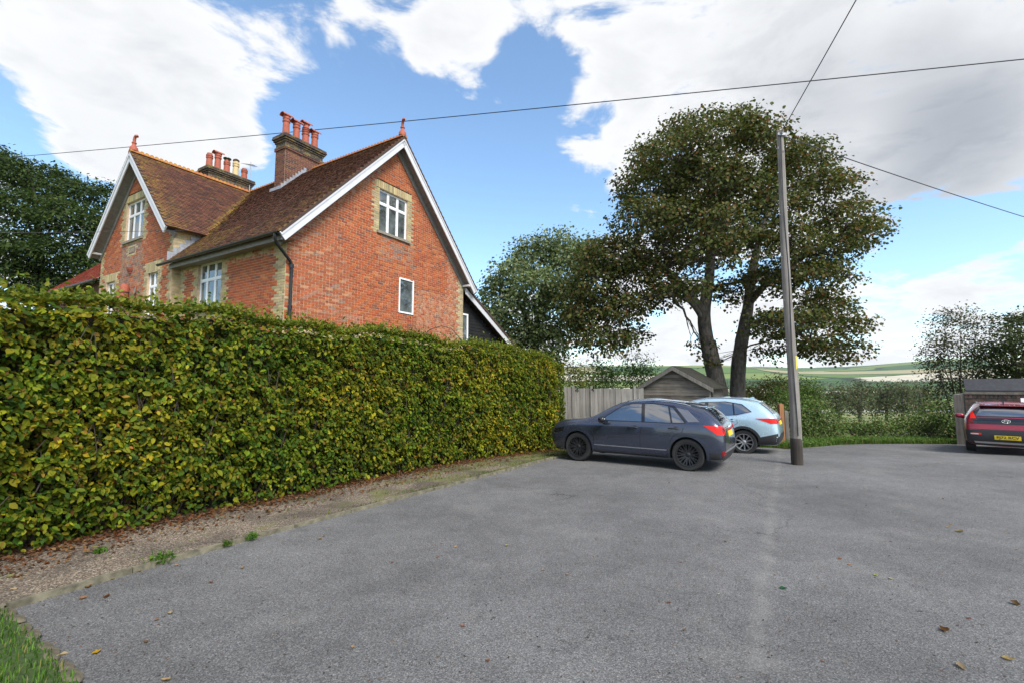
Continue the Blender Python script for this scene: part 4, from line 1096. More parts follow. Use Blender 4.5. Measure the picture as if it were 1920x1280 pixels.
# ------------------------------------------------------------------ trees and shrubs
def branch_path(a, b, sag=.0, n=6, jit=.0, up=0.3):
    a, b = np.array(a, float), np.array(b, float); L = np.linalg.norm(b - a); out = []
    c = a * .5 + b * .5 + np.array([0, 0, up * L]) * .5 + rng.normal(size=3) * jit * L
    for i in range(n + 1):
        t = i / n; out.append((1 - t) ** 2 * a + 2 * t * (1 - t) * c + t * t * b + (rng.normal(size=3) * jit * L * .25 if 0 < i < n else 0))
    return out
def lobe_leaves(lobes_, per, size, table, flat=.55, shell=.45, cl=14, spread=.30, up=.8, darkin=None):
    Ps, Ns, Ts, Ls = [], [], [], []
    cents = []
    for (c, r) in lobes_:
        vol = (r[0] * r[1] * r[2]) ** (2 / 3.0)
        n = max(3, int(per * vol))
        d = unit(n); rad = (shell + (1 - shell) * rng.random(n) ** .6)[:, None]
        d[:, 2] = np.where((d[:, 2] < -.2) & (rng.random(n) < .45), -d[:, 2], d[:, 2])
        C = np.array(c) + d * rad * np.array(r)
        cents.append(C)
        k = cl; off = rng.normal(size=(n, k, 3)) * np.array([spread, spread, spread * flat])
        p = (C[:, None, :] + off).reshape(-1, 3); out = np.repeat(d, k, 0)
        Ps.append(p); Ns.append(out * .6 + np.array([0, -.25, up]) + rng.normal(size=p.shape) * .75)
        Ts.append(out * .6 + np.array([0, 0, -.5]) + rng.normal(size=p.shape) * .7)
    P = np.concatenate(Ps); N = len(P)
    L = size * rng.uniform(.65, 1.3, N)
    return P, np.concatenate(Ns), np.concatenate(Ts), L, pick_cols(N, table, .25), cents
def make_tree(name, label, cat, base, trunks, lobes_, per, size, table, mat='leaf_dark', wratio=.8, group=None, twigs=7, bark='bark', cl=14, spread=.3, flat=.55, shell=.45, limb=.10, limb_from=.25):
    """trunks: list of (points, radii) in world; each lobe gets a limb from the closest trunk point below it"""
    base = np.array(base, float); t = empty(name, tuple(base)); tag(t, label, cat, group)
    for (pts, rad) in trunks:
        mb = MB(); pts = [np.array(p, float) - base for p in pts]
        # resample smoothly
        n = len(pts); tt = np.linspace(0, n - 1, (n - 1) * 4 + 1); A = np.array(pts)
        def cr(i, f):
            p0, p1, p2, p3 = A[max(i - 1, 0)], A[i], A[min(i + 1, n - 1)], A[min(i + 2, n - 1)]
            return .5 * ((2 * p1) + (-p0 + p2) * f + (2 * p0 - 5 * p1 + 4 * p2 - p3) * f * f + (-p0 + 3 * p1 - 3 * p2 + p3) * f ** 3)
        sm = [cr(min(int(q), n - 2), q - min(int(q), n - 2)) for q in tt]; rr = np.interp(tt, range(n), rad) * rng.uniform(.95, 1.05, len(tt))
        mb.tube(sm, list(rr), 12); mb.build('trunk', M[bark], t, True)
    nodes = []
    for (pts, rad) in trunks:
        if len(pts) == 3 and limb_from == .5: continue
        for i in range(len(pts) - 1):
            for f in (0, .33, .66): nodes.append((np.array(pts[i]) * (1 - f) + np.array(pts[i + 1]) * f, rad[i] * (1 - f) + rad[i + 1] * f, (i + f) / (len(pts) - 1)))
        nodes.append((np.array(pts[-1]), rad[-1], 1.0))
    mb = MB(); tw = MB()
    P, N, T, L, C, cents = lobe_leaves(lobes_, per, size, table, cl=cl, spread=spread, flat=flat, shell=shell)
    for (c, r), ce in zip(lobes_, cents):
        c = np.array(c, float)
        best = min((q for q in nodes if q[2] >= limb_from), key=lambda q: np.linalg.norm(q[0] - c) + max(0, q[0][2] - c[2] + .3) * (.7 if limb_from == .5 else 2.5))
        r0 = min(best[1] * .75, limb)
        path = branch_path(best[0], c, n=7, jit=.07, up=.12 if c[2] > best[0][2] else .25)
        mb.tube([p - base for p in path], list(np.linspace(r0, r0 * .28, 8)), 7, False)
        for i in range(twigs):
            e = ce[rng.integers(len(ce))]; st = path[int(rng.integers(3, 8))]
            pp = branch_path(st, e, n=3, jit=.10, up=.1); tw.tube([p - base for p in pp], [r0 * .28, r0 * .2, r0 * .13, .006], 5, False)
    o = mb.build('limbs', M[bark], t, True); o['kind'] = 'stuff'
    o = tw.build('twigs', M['twig'], t); o['kind'] = 'stuff'
    o = leaves('crown', P - base, N, T, L, L * wratio, C, M[mat], t)
    return t
def L_(x, y, rx, ry, Y, dy=None):
    c = at(x, y, Y); k = Y / 880.0
    return (c, (rx * k, (dy if dy else (rx + ry) / 2) * k, ry * k))
SY = [(0.078, 0.094, 0.024, 5), (0.056, 0.074, 0.020, 5), (0.104, 0.110, 0.033, 3), (0.135, 0.105, 0.036, 2.2), (0.14, 0.072, 0.028, 1.5), (0.028, 0.042, 0.012, 3), (0.14, 0.14, 0.07, .8)]
Yt = 21.0
lob = []
for (x, y, rx, ry, n) in [(1345, 245, 95, 42, 2), (1260, 285, 75, 45, 2), (1420, 255, 55, 42, 2), (1225, 350, 70, 45, 2), (1320, 330, 85, 48, 3), (1200, 410, 65, 45, 2),
                          (1290, 410, 75, 45, 3), (1390, 350, 65, 50, 2), (1500, 300, 65, 48, 2), (1550, 350, 60, 45, 2), (1460, 380, 60, 45, 2), (1585, 405, 55, 38, 2), (1628, 428, 46, 30, 2),
                          (1150, 470, 70, 42, 2), (1110, 520, 50, 50, 2), (1185, 520, 60, 40, 2), (1115, 580, 48, 50, 2), (1165, 585, 48, 38, 2), (1135, 635, 48, 28, 2), (1085, 595, 34, 34, 2), (1075, 550, 26, 36, 1), (1180, 625, 34, 18, 1), (1250, 490, 55, 36, 2), (1330, 470, 55, 36, 2),
                          (1400, 450, 60, 40, 2), (1490, 440, 65, 42, 2), (1560, 470, 58, 36, 2), (1520, 520, 62, 40, 2), (1445, 520, 55, 40, 2), (1590, 520, 22, 16, 1), (1380, 540, 45, 34, 1),
                          (1550, 575, 46, 34, 2), (1590, 610, 40, 28, 2), (1610, 648, 34, 20, 1), (1505, 600, 50, 36, 2), (1445, 610, 48, 34, 2), (1545, 650, 42, 22, 2), (1575, 668, 26, 12, 1), (1490, 655, 38, 20, 1), (1310, 640, 20, 14, 1), (1325, 668, 22, 12, 1), (1440, 660, 26, 14, 1),
                          (1260, 545, 40, 24, 2), (1300, 535, 36, 24, 2), (1225, 560, 34, 20, 1), (1230, 450, 40, 28, 1), (1290, 240, 50, 30, 1), (1385, 228, 50, 24, 1), (1470, 300, 40, 36, 2), (1360, 420, 60, 40, 2), (1210, 300, 36, 26, 1)]:
    for q in range(n):
        edge = abs(x - 1360) / 300.0
        dy = 0 if n == 1 else ((-1) ** q) * (1 - .6 * min(1, edge)) * random.uniform(1.5, 4.5) if q < 2 else random.uniform(-1, 1)
        lob.append(L_(x + random.uniform(-8, 8), y + 6 + random.uniform(-6, 6), rx * 1.0, ry * .97, Yt + dy))
def tp(*q): return [at(x, y, Y) for x, y, Y in q]
b0 = at(1352, 772, Yt); b0[2] = gz(Yt) - .1; b1 = at(1384, 772, Yt + .6); b1[2] = gz(Yt) - .1
trunks = [([b0] + tp((1345, 725, Yt), (1328, 650, Yt), (1320, 590, Yt), (1330, 520, Yt + .2), (1335, 430, Yt + .3), (1330, 330, Yt), (1345, 250, Yt)), [.58, .38, .31, .28, .22, .15, .09, .03]),
          ([b1] + tp((1383, 725, Yt + .6), (1388, 655, Yt + .7), (1402, 580, Yt + .9), (1412, 500, Yt + 1), (1440, 400, Yt + 1), (1480, 320, Yt + 1)), [.46, .34, .29, .25, .19, .11, .04]),
          (tp((1352, 735, Yt + .3), (1341, 680, Yt + .7), (1333, 640, Yt + 1.0)) , [.30, .24, .22]),
          (tp((1320, 590, Yt), (1285, 545, Yt - .3), (1245, 505, Yt - .8), (1190, 480, Yt - 1), (1140, 500, Yt - 1)), [.24, .20, .15, .10, .05]),
          (tp((1321, 605, Yt), (1292, 565, Yt - .4), (1245, 552, Yt - .8), (1180, 572, Yt - 1)), [.13, .10, .08, .04]),
          (tp((1404, 570, Yt + .9), (1450, 520, Yt), (1510, 480, Yt - .6), (1580, 440, Yt - .8)), [.17, .13, .09, .04]),
          (tp((1398, 610, Yt + .8), (1460, 600, Yt), (1520, 640, Yt - .6), (1570, 655, Yt - .8)), [.13, .10, .07, .03])]
make_tree('sycamore_tree', 'big sycamore with twin trunks and browning crown behind the parked cars', 'tree', (b0[0], b0[1], gz(Yt)), trunks, lob, 52, .125, SY, wratio=.95, twigs=9, cl=17, spread=.24, flat=.45, limb=.10, limb_from=.5)
# pale grey-green tree behind the end of the house
PO = [(0.19, 0.225, 0.10, 4), (0.14, 0.18, 0.075, 5), (0.06, 0.09, 0.036, 3), (0.18, 0.21, 0.12, 1.4)]
Yp = 30.0
lob = [L_(x, y, rx, ry, Yp + d) for (x, y, rx, ry, d) in [(1045, 462, 40, 28, 0), (1000, 485, 45, 38, 1), (1070, 500, 45, 42, -1), (960, 520, 40, 36, 0), (1015, 545, 55, 42, -2), (935, 560, 38, 38, 1), (980, 595, 50, 40, -1), (1060, 570, 50, 45, 1), (920, 610, 30, 40, 0),
                                                         (945, 650, 40, 30, -1), (1010, 640, 50, 34, 0), (1060, 630, 36, 30, 1), (1025, 675, 34, 20, -1), (975, 680, 34, 22, 1), (1105, 480, 30, 30, 2)]]
pb = at(1000, 760, Yp); pb[2] = gz(Yp)
make_tree('poplar_tree', 'grey green bushy tree between the house and the sycamore', 'tree', pb, [([pb] + tp((1003, 690, Yp), (1006, 620, Yp), (1020, 540, Yp), (1040, 470, Yp)), [.34, .28, .22, .14, .05]), (tp((1004, 640, Yp), (975, 570, Yp), (960, 520, Yp)), [.16, .11, .04])], lob, 60, .19, PO, wratio=.8, cl=16, spread=.33, flat=.9)
# dark tree left of the house
DK = [(0.036, 0.062, 0.014, 5), (0.052, 0.082, 0.018, 4), (0.022, 0.042, 0.011, 4), (0.075, 0.10, 0.026, 1.5)]
Yd = 34.0
lob = [L_(x, y, rx, ry, Yd + d) for (x, y, rx, ry, d) in [(10, 330, 60, 42, 0), (75, 345, 60, 38, 1), (140, 370, 48, 34, 0), (185, 365, 26, 26, 1), (40, 400, 70, 42, -2), (120, 420, 60, 42, -2), (180, 430, 36, 38, 0), (20, 465, 60, 42, -3), (90, 480, 62, 40, -2), (150, 500, 50, 40, -1),
                                                         (30, 530, 60, 40, -2), (110, 545, 60, 40, -1), (185, 480, 25, 30, 1), (-60, 380, 60, 60, 0), (-60, 480, 60, 60, -1), (175, 540, 40, 34, 0), (-30, 300, 50, 36, 1)]]
db = at(80, 790, Yd); db[2] = gz(Yd)
make_tree('dark_broadleaf_tree', 'dark green broadleaf tree rising behind the left end of the house', 'tree', db, [([db] + tp((82, 640, Yd), (75, 520, Yd), (70, 420, Yd), (60, 340, Yd)), [.5, .42, .34, .2, .06])], lob, 48, .24, DK, wratio=.5, cl=18, spread=.42, flat=.4)
# right: sparse hawthorn and dense thorn tree
HW = [(0.055, 0.062, 0.026, 4), (0.07, 0.068, 0.035, 3), (0.036, 0.044, 0.018, 3), (0.10, 0.08, 0.05, 1)]
Yh = 24.0
def bush_trunks(b, tops, r=.09):
    return [([b, b * .6 + np.array(t) * .4 + rng.normal(size=3) * .15, np.array(t)], [r, r * .6, r * .2]) for t in tops]
hb = at(1800, 775, Yh); hb[2] = gz(Yh)
lob = [L_(x, y, rx, ry, Yh + d) for (x, y, rx, ry, d) in [(1770, 610, 32, 24, 0), (1800, 598, 34, 22, 1), (1830, 625, 36, 26, -1), (1755, 650, 32, 28, 0), (1795, 660, 42, 34, -1), (1840, 675, 40, 36, 0), (1760, 695, 32, 28, 0), (1800, 710, 42, 34, -1), (1775, 740, 34, 26, 0), (1850, 720, 34, 30, 1), (1740, 672, 18, 14, 0)]]
make_tree('hawthorn_tree', 'sparse twiggy hawthorn with small leaves left of the dense thorn tree', 'tree', hb, bush_trunks(hb, [l[0] for l in lob[:8]], .045), lob, 100, .10, HW, wratio=.7, cl=9, spread=.22, twigs=16, bark='twig', limb=.05, flat=.9)
Y2 = 22.0
hb = at(1915, 775, Y2); hb[2] = gz(Y2)
lob = [L_(x, y, rx, ry, Y2 + d) for (x, y, rx, ry, d) in [(1890, 605, 26, 18, 0), (1930, 610, 40, 32, 0), (1900, 640, 36, 26, -1), (1870, 668, 34, 26, 0), (1915, 675, 42, 34, -1), (1885, 705, 40, 30, 0), (1935, 715, 44, 36, 0), (1960, 650, 44, 44, 1), (1905, 745, 44, 24, 1)]]
make_tree('thorn_tree', 'dense dark thorn tree at the right edge above the slate roof', 'tree', hb, bush_trunks(hb, [l[0] for l in lob[:7]], .12), lob, 95, .12, [(0.045, 0.062, 0.02, 5), (0.07, 0.085, 0.03, 3), (0.028, 0.042, 0.014, 3)], wratio=.7, cl=14, spread=.24, twigs=9, bark='twig', limb=.06)
# shrubs
def shrub(name, label, x, y, Y, lobes_px, table, per=40, size=.09, wr=.6, group=None, cl=12, spread=.2, mat='leaf_dark', twigs=5, flat=.9):
    b = at(x, y, Y); b[2] = gz(Y)
    lb = [L_(px_, py_, rx, ry, Y + random.uniform(-.6, .6)) for (px_, py_, rx, ry) in lobes_px]
    return make_tree(name, label, 'shrub', b, bush_trunks(b, [l[0] for l in lb[:5]], .03), lb, per * 3.6, size, table, mat, wr, group, twigs, 'twig', cl, spread, flat, .3, .03, .0)
GB = [(0.065, 0.115, 0.026, 5), (0.09, 0.145, 0.03, 4), (0.042, 0.075, 0.018, 3)]
YG = [(0.13, 0.14, 0.025, 4), (0.09, 0.11, 0.02, 3), (0.06, 0.085, 0.018, 2)]
shrub('garden_shrub', 'yellow green shrub behind the fence beside the hedge end', 1075, 735, 19, [(1070, 692, 14, 18), (1084, 700, 14, 20), (1092, 720, 18, 18), (1068, 722, 16, 18)], YG, 60, .08)
shrub('garden_shrub', 'dark green shrub behind the middle of the fence', 1130, 740, 20, [(1120, 690, 16, 14), (1135, 702, 24, 20), (1112, 712, 20, 18), (1150, 712, 24, 18), (1130, 722, 30, 12)], GB, 55, .09)
shrub('garden_shrub', 'tall shooting green shrub between fence and shed', 1190, 740, 22, [(1180, 695, 20, 16), (1205, 690, 18, 18), (1190, 712, 32, 18), (1222, 702, 16, 16), (1172, 676, 5, 12), (1193, 670, 4, 14), (1215, 678, 4, 12)], GB, 50, .09)
BRB = [(0.075, 0.13, 0.03, 5), (0.11, 0.17, 0.04, 4), (0.05, 0.085, 0.022, 3), (0.16, 0.18, 0.055, 1.5), (0.15, 0.11, 0.055, .8)]
shr = [('bramble bush right behind the leaning orange post', 1480, 19.5, [(1465, 745, 22, 22), (1492, 760, 26, 24), (1480, 790, 30, 22), (1500, 800, 24, 20)]),
       ('arching bramble bush right of the utility pole', 1535, 20, [(1520, 770, 26, 20), (1545, 785, 30, 20), (1525, 800, 34, 18), (1560, 805, 26, 16)]),
       ('low bramble bush below the pale river strip', 1605, 20.5, [(1585, 800, 28, 14), (1610, 806, 30, 14), (1635, 803, 26, 14)]),
       ('leafy bramble bush below the row of far trees', 1680, 20.5, [(1665, 800, 28, 16), (1690, 797, 28, 16), (1712, 806, 24, 14)]),
       ('dark bramble bush under the sparse hawthorn', 1745, 20, [(1730, 790, 28, 20), (1760, 775, 30, 22), (1775, 800, 30, 20), (1745, 808, 28, 14)]),
       ('bramble bush beside the grey post by the red car', 1798, 18.9, [(1785, 790, 20, 22), (1800, 808, 20, 16), (1778, 815, 18, 10)])]
for (lb_, x, Y, ll) in shr: shrub('bramble_bush', lb_, x, 830, Y, ll, BRB, 62, .085, .65, 'bramble bushes along the far edge of the car park', cl=13, spread=.17, mat='leaf')
shrub('autumn_bush', 'brownish green bush behind the blue car next to the tree trunks', 1420, 780, 24, [(1415, 735, 22, 16), (1440, 728, 26, 18), (1465, 725, 24, 20), (1430, 752, 34, 14), (1405, 758, 20, 12)], [(0.10, 0.10, 0.025, 4), (0.13, 0.10, 0.03, 3), (0.06, 0.075, 0.02, 3)], 50, .10)
shrub('dark_bush', 'dark green bush seen right of the pole in the valley edge', 1510, 790, 30, [(1500, 730, 20, 18), (1515, 745, 22, 20), (1495, 760, 26, 16)], GB, 40, .14, spread=.3)
# far row of field trees
FT = [(0.07, 0.088, 0.042, 4), (0.095, 0.105, 0.05, 3), (0.12, 0.105, 0.06, 2), (0.052, 0.07, 0.035, 3)]
for i, (x, yt, yb, hw, lab) in enumerate([(1572, 722, 782, 26, 'low rounded field tree at the left of the far row'), (1612, 714, 783, 32, 'broad rounded field tree second in the far row'), (1662, 715, 786, 30, 'dark upright field tree in the middle of the far row'),
                                          (1692, 712, 786, 24, 'tall field tree right of the dark upright one in the far row'), (1725, 718, 787, 22, 'thin open field tree at the right of the far row'), (1520, 718, 772, 24, 'field tree left of the far row just right of the pole')]):
    Y = 85 + 3 * (i % 3); b = at(x, yb, Y); b[2] = gz(Y); k = hw / 28.0
    h = yb - yt
    lb = [L_(x + dx * hw, yt + h * fy, hw * .42, h * .17, Y + random.uniform(-2, 2)) for dx, fy in ((0, .18), (-.5, .32), (.5, .30), (0, .42), (-.6, .55), (.6, .52), (0, .65), (-.35, .75), (.4, .72))]
    make_tree('field_tree', lab, 'tree', b, [([b, at(x, yt + h * .5, Y), at(x, yt + h * .2, Y)], [.3, .2, .08])], lb, 6.5, .34, FT, wratio=.8, group='row of field trees in the valley', cl=20, spread=.55, twigs=3, flat=.8, limb=.1)
# distant hedgerow woods, seen as one mass
ND = 14000
Yw = rng.choice([160, 230, 420, 640, 900], ND, p=[.1, .15, .25, .25, .25]) * rng.uniform(.96, 1.04, ND)
Xw = Yw * rng.uniform(.25, 1.15, ND); cl_ = np.sin(Xw / Yw * 31 + Yw) + .6 * np.sin(Xw / Yw * 77 + Yw * 2)
kp_ = cl_ > rng.uniform(-.9, .5, ND); Xw, Yw = Xw[kp_], Yw[kp_]
Zw = np.array([terrain(a, b) for a, b in zip(Xw, Yw)]) + rng.random(len(Xw)) ** 1.4 * np.where(Yw < 300, 5, 7)
Pw = np.stack([Xw, Yw, Zw], 1); n_ = len(Pw); sz = rng.uniform(1.4, 3.0, n_) * np.clip(Yw / 500, .5, 1.3)
tag(leaves('far_woodland', Pw, rng.normal(size=(n_, 3)) + [0, -.8, .6], rng.normal(size=(n_, 3)), sz, sz * .9, pick_cols(n_, FT), M['leaf_dark']), 'far hedgerows and woods across the valley')
# ------------------------------------------------------------------ cars
def carpaint(name, col, metal=.55, rough=.32):
    m, g, p = newmat(name)
    tc = g.n('ShaderNodeTexCoord'); n = g.noise(tc.outputs['Object'], 900, 1.0)
    g.l(g.mix(g.mr(n, .3, .7), tuple(c * .85 for c in col), tuple(c * 1.15 for c in col)), p.inputs['Base Color'])
    p.inputs['Metallic'].default_value = metal; p.inputs['Roughness'].default_value = rough
    p.inputs['Coat Weight'].default_value = 1.0; p.inputs['Coat Roughness'].default_value = .03
    d = g.noise(tc.outputs['Object'], 3.0, 4.0); g.l(g.mr(d, .35, .7, rough, rough + .18), p.inputs['Roughness'])
    return m
M['tyre'] = plain('tyre_rubber', (0.018, 0.018, 0.018), .85, nz=.3, nscale=30)
M['trim'] = plain('black_trim', (0.022, 0.022, 0.024), .5)
M['gloss'] = plain('gloss_black', (0.008, 0.008, 0.01), .08, coat=.5)
M['carglass'] = glassmat('car_glass', (0.008, 0.010, 0.016), 2.3, 0)
M['chrome'] = plain('chrome', (0.75, 0.75, 0.77), .18, metal=1.0)
M['redlamp'] = plain('red_lamp', (0.62, 0.018, 0.010), .2, spec=.3)
M['redlamp2'] = plain('dark_red_lamp', (0.22, 0.006, 0.008), .15, spec=.4)
M['clear'] = plain('clear_lamp', (0.5, 0.5, 0.52), .1, coat=.6)
M['yplate'] = plain('yellow_plate', (0.78, 0.55, 0.02), .4)
M['ink'] = plain('plate_ink', (0.01, 0.01, 0.01), .5)
M['alu'] = plain('silver_rim', (0.55, 0.55, 0.57), .3, metal=.9)
M['darkalu'] = plain('dark_rim', (0.055, 0.055, 0.06), .35, metal=.8)
M['well'] = plain('wheel_well', (0.008, 0.008, 0.008), .95)
class Car:
    def __init__(s, name, label, loc, rz, scale, P):
        s.P = P; s.root = empty(name, loc, rz); s.root.scale = (scale,) * 3
        tag(s.root, label, 'car', 'cars in the car park'); s.build_body()
    def build_body(s):
        P = s.P
        xr = lambda z: float(np.interp(z, [q[0] for q in P['xr']], [q[1] for q in P['xr']]))
        xf = lambda z: float(np.interp(z, [q[0] for q in P['xf']], [q[1] for q in P['xf']]))
        rings = []
        def prof(T, Zb, Wb, Wr, B):
            h = T - Zb
            return [(0, B), (Wb * .80, B), (Wb * .965, B + .05), (Wb * .995, B + .22), (Wb * 1.0, (B + Zb) / 2 + .06), (Wb * .992, Zb - .10), (Wb * .955, Zb - .005),
                    (Wr + (Wb * .925 - Wr) * .55, Zb + h * .48), (Wr + .02, T - min(.085, h * .35)), (Wr * .82, T - min(.018, h * .1)), (0, T)]
        for st in P['stations']:
            kind, x, T, Zb, Wb, Wr = st[:6]; B = st[6] if len(st) > 6 else P['B']
            ring = []
            for (y, z) in prof(T, Zb, Wb, Wr, B):
                xx = x if kind == 'm' else (xf(z) - x if kind == 'f' else xr(z) + x)
                ring.append((xx, y, z))
            rings.append(ring)
        n = len(rings[0]); vs = []; idx = []
        for r in rings:
            L = []; Rr = []
            for (x, y, z) in r:
                vs.append((x, y, z)); L.append(len(vs) - 1)
                if y == 0: Rr.append(L[-1])
                else: vs.append((x, -y, z)); Rr.append(len(vs) - 1)
            idx.append((L, Rr))
        fs = []
        for (a, b) in zip(idx[:-1], idx[1:]):
            for i in range(n - 1):
                fs.append((a[0][i], a[0][i + 1], b[0][i + 1], b[0][i])); fs.append((a[1][i], b[1][i], b[1][i + 1], a[1][i + 1]))
        for (L, Rr), flip in ((idx[0], 0), (idx[-1], 1)):
            for i in range(n - 1):
                f = [L[i], L[i + 1], Rr[i + 1], Rr[i]]; f = list(dict.fromkeys(f)); fs.append(f if flip else f[::-1])
        me = bpy.data.meshes.new('cage'); me.from_pydata(vs, [], fs); me.materials.append(P['paint']); me.materials.append(M['well'])
        bm = bmesh.new(); bm.from_mesh(me); bmesh.ops.recalc_face_normals(bm, faces=bm.faces); bm.to_mesh(me); bm.free()
        tmp = link(bpy.data.objects.new('cage', me)); sub = tmp.modifiers.new('s', 'SUBSURF'); sub.levels = sub.render_levels = 3
        dg = bpy.context.evaluated_depsgraph_get(); ev = tmp.evaluated_get(dg); m0 = bpy.data.meshes.new_from_object(ev)
        s.bvh = BVHTree.FromPolygons([v.co.copy() for v in m0.vertices], [list(p.vertices) for p in m0.polygons])
        # cut the wheel arches out
        cut = MB()
        for ax in (P['wf'], P['wr']):
            for sy in (-1, 1):
                ya, yb = sy * (P['W'] - .34), sy * (P['W'] + .25)
                cut.add([(ax + P['arch'] * math.cos(2 * math.pi * k / 40), y, P['wrad'] + P['arch'] * math.sin(2 * math.pi * k / 40)) for y in (ya, yb) for k in range(40)],
                        [list(range(40)) if sy < 0 else list(range(40))[::-1], list(range(79, 39, -1)) if sy < 0 else list(range(40, 80))] + [((k, k + 40, (k + 1) % 40 + 40, (k + 1) % 40) if sy < 0 else (k, (k + 1) % 40, (k + 1) % 40 + 40, k + 40)) for k in range(40)])
        cme = cut.mesh('cut', M['well']); bm = bmesh.new(); bm.from_mesh(cme); bmesh.ops.recalc_face_normals(bm, faces=bm.faces); bm.to_mesh(cme); bm.free()
        co = link(bpy.data.objects.new('cut', cme)); bo = tmp.modifiers.new('b', 'BOOLEAN'); bo.operation = 'DIFFERENCE'; bo.object = co; bo.solver = 'EXACT'
        try: bo.material_mode = 'TRANSFER'
        except Exception: pass
        dg = bpy.context.evaluated_depsgraph_get(); me2 = bpy.data.meshes.new_from_object(tmp.evaluated_get(dg)); me2.name = 'body'
        me2.polygons.foreach_set('use_smooth', [True] * len(me2.polygons)); me2.set_sharp_from_angle(angle=R(35))
        bpy.data.objects.remove(tmp); bpy.data.objects.remove(co)
        s.body = link(bpy.data.objects.new('body', me2), s.root)
    def panel(s, name, poly, frame, off, mat, parent=None, res=.06, label=None, depth=.012):
        """project a 2D outline on to the body: frame = (origin, u, v, dir)"""
        o, u, v, d = (Vector(q) for q in frame)
        pts = []
        for i, a in enumerate(poly):
            b = poly[(i + 1) % len(poly)]; a2, b2 = Vector(a), Vector(b); k = max(1, int((b2 - a2).length / res)); pts += [a2.lerp(b2, j / k) for j in range(k)]
        nb = len(pts); x0, x1 = min(p.x for p in pts), max(p.x for p in pts); y0, y1 = min(p.y for p in pts), max(p.y for p in pts)
        y = y0 + res
        while y < y1:
            x = x0 + res
            while x < x1: pts.append(Vector((x, y))); x += res
            y += res
        r = delaunay_2d_cdt(pts, [(i, (i + 1) % nb) for i in range(nb)], [list(range(nb))], 1, 1e-5)
        V = []; last = None
        for p in r[0]:
            q = o + u * p.x + v * p.y
            hit = s.bvh.ray_cast(q - d * 4, d, 12)
            if hit[0] is None: hit = s.bvh.find_nearest(q)
            co, nn = hit[0], hit[1]
            if nn.dot(d) > 0: nn = -nn
            V.append((co + nn * off, nn))
        n = len(V); vs = [tuple(a) for a, _ in V] + [tuple(a - b * depth) for a, b in V]
        fs = [tuple(f) for f in r[2]] + [tuple(i + n for i in f)[::-1] for f in r[2]]
        cnt = {}
        for f in r[2]:
            for i in range(len(f)):
                e = (f[i], f[(i + 1) % len(f)]); cnt[tuple(sorted(e))] = cnt.get(tuple(sorted(e)), []) + [e]
        fs += [(e[0][1], e[0][0], e[0][0] + n, e[0][1] + n) for e in cnt.values() if len(e) == 1]
        me = bpy.data.meshes.new(name); me.from_pydata(vs, [], fs); me.materials.append(mat)
        bm = bmesh.new(); bm.from_mesh(me); bmesh.ops.delete(bm, geom=[v for v in bm.verts if not v.link_faces], context='VERTS'); bmesh.ops.recalc_face_normals(bm, faces=bm.faces); bm.to_mesh(me); bm.free()
        me.polygons.foreach_set('use_smooth', [True] * len(me.polygons)); me.set_sharp_from_angle(angle=R(40))
        o_ = link(bpy.data.objects.new(name, me), parent or s.root)
        if label: o_['label'] = label
        return o_
    def side(s, name, poly, off, mat, both=True, parent=None, res=.06, label=None):
        out = [s.panel(name, poly, ((0, 0, 0), (1, 0, 0), (0, 0, 1), (0, -1, 0)), off, mat, parent, res, label)]
        if both: s.panel(name, poly, ((0, 0, 0), (1, 0, 0), (0, 0, 1), (0, 1, 0)), off, mat, None, res, label)
        return out[0]
    def rear(s, name, poly, off, mat, parent=None, res=.06, label=None):
        return s.panel(name, poly, ((0, 0, 0), (0, 1, 0), (0, 0, 1), (1, 0, 0)), off, mat, parent, res, label)
    def corner(s, name, poly, off, mat, ang=40, res=.05):
        """panel wrapped round the rear corner, outline drawn as seen from ang degrees off the tail; both sides"""
        for sy in (1, -1):
            a = R(ang); d = Vector((math.cos(a), -sy * math.sin(a), 0)); u = Vector((math.sin(a), sy * math.cos(a), 0)) * 1.0
            s.panel(name, poly, ((s.P['xr'][3][1], sy * s.P['W'] * .93, 0), tuple(u), (0, 0, 1), tuple(d)), off, mat, None, res)
    def strip(s, name, pts, w, off, mat, parent=None, both=True):
        """thin seam or trim following a line on the side"""
        P = [np.array(p, float) for p in pts]; L, Rr = [], []
        for i, p in enumerate(P):
            t = P[min(i + 1, len(P) - 1)] - P[max(i - 1, 0)]; t /= np.linalg.norm(t); n = np.array([-t[1], t[0]]) * w / 2
            L.append(tuple(p + n)); Rr.append(tuple(p - n))
        return s.side(name, L + Rr[::-1], off, mat, both, parent, .08)
    def wheels(s, rim, spokes, rimmat, double=True):
        P = s.P; r = P['wrad']; rw = .215
        tm = MB(); tm.lathe([(r * .68, -rw / 2), (r * .70, -rw / 2 - .004), (r * .93, -rw / 2 - .004), (r * .985, -rw * .42), (r, -rw * .3), (r, rw * .3), (r * .985, rw * .42), (r * .93, rw / 2 + .004), (r * .70, rw / 2 + .004), (r * .68, rw / 2)], 48, ax='y')
        tme = tm.mesh('tyre', M['tyre'], True)
        rm = MB(); rm.lathe([(r * .70, rw / 2 + .002), (r * .71, rw / 2 + .012), (r * .665, rw / 2 + .010), (r * .64, rw * .35), (r * .62, -rw * .2)], 48, ax='y')
        rm.lathe([(0, rw * .36), (r * .10, rw * .36), (r * .17, rw * .28), (r * .18, 0)], 24, ax='y')
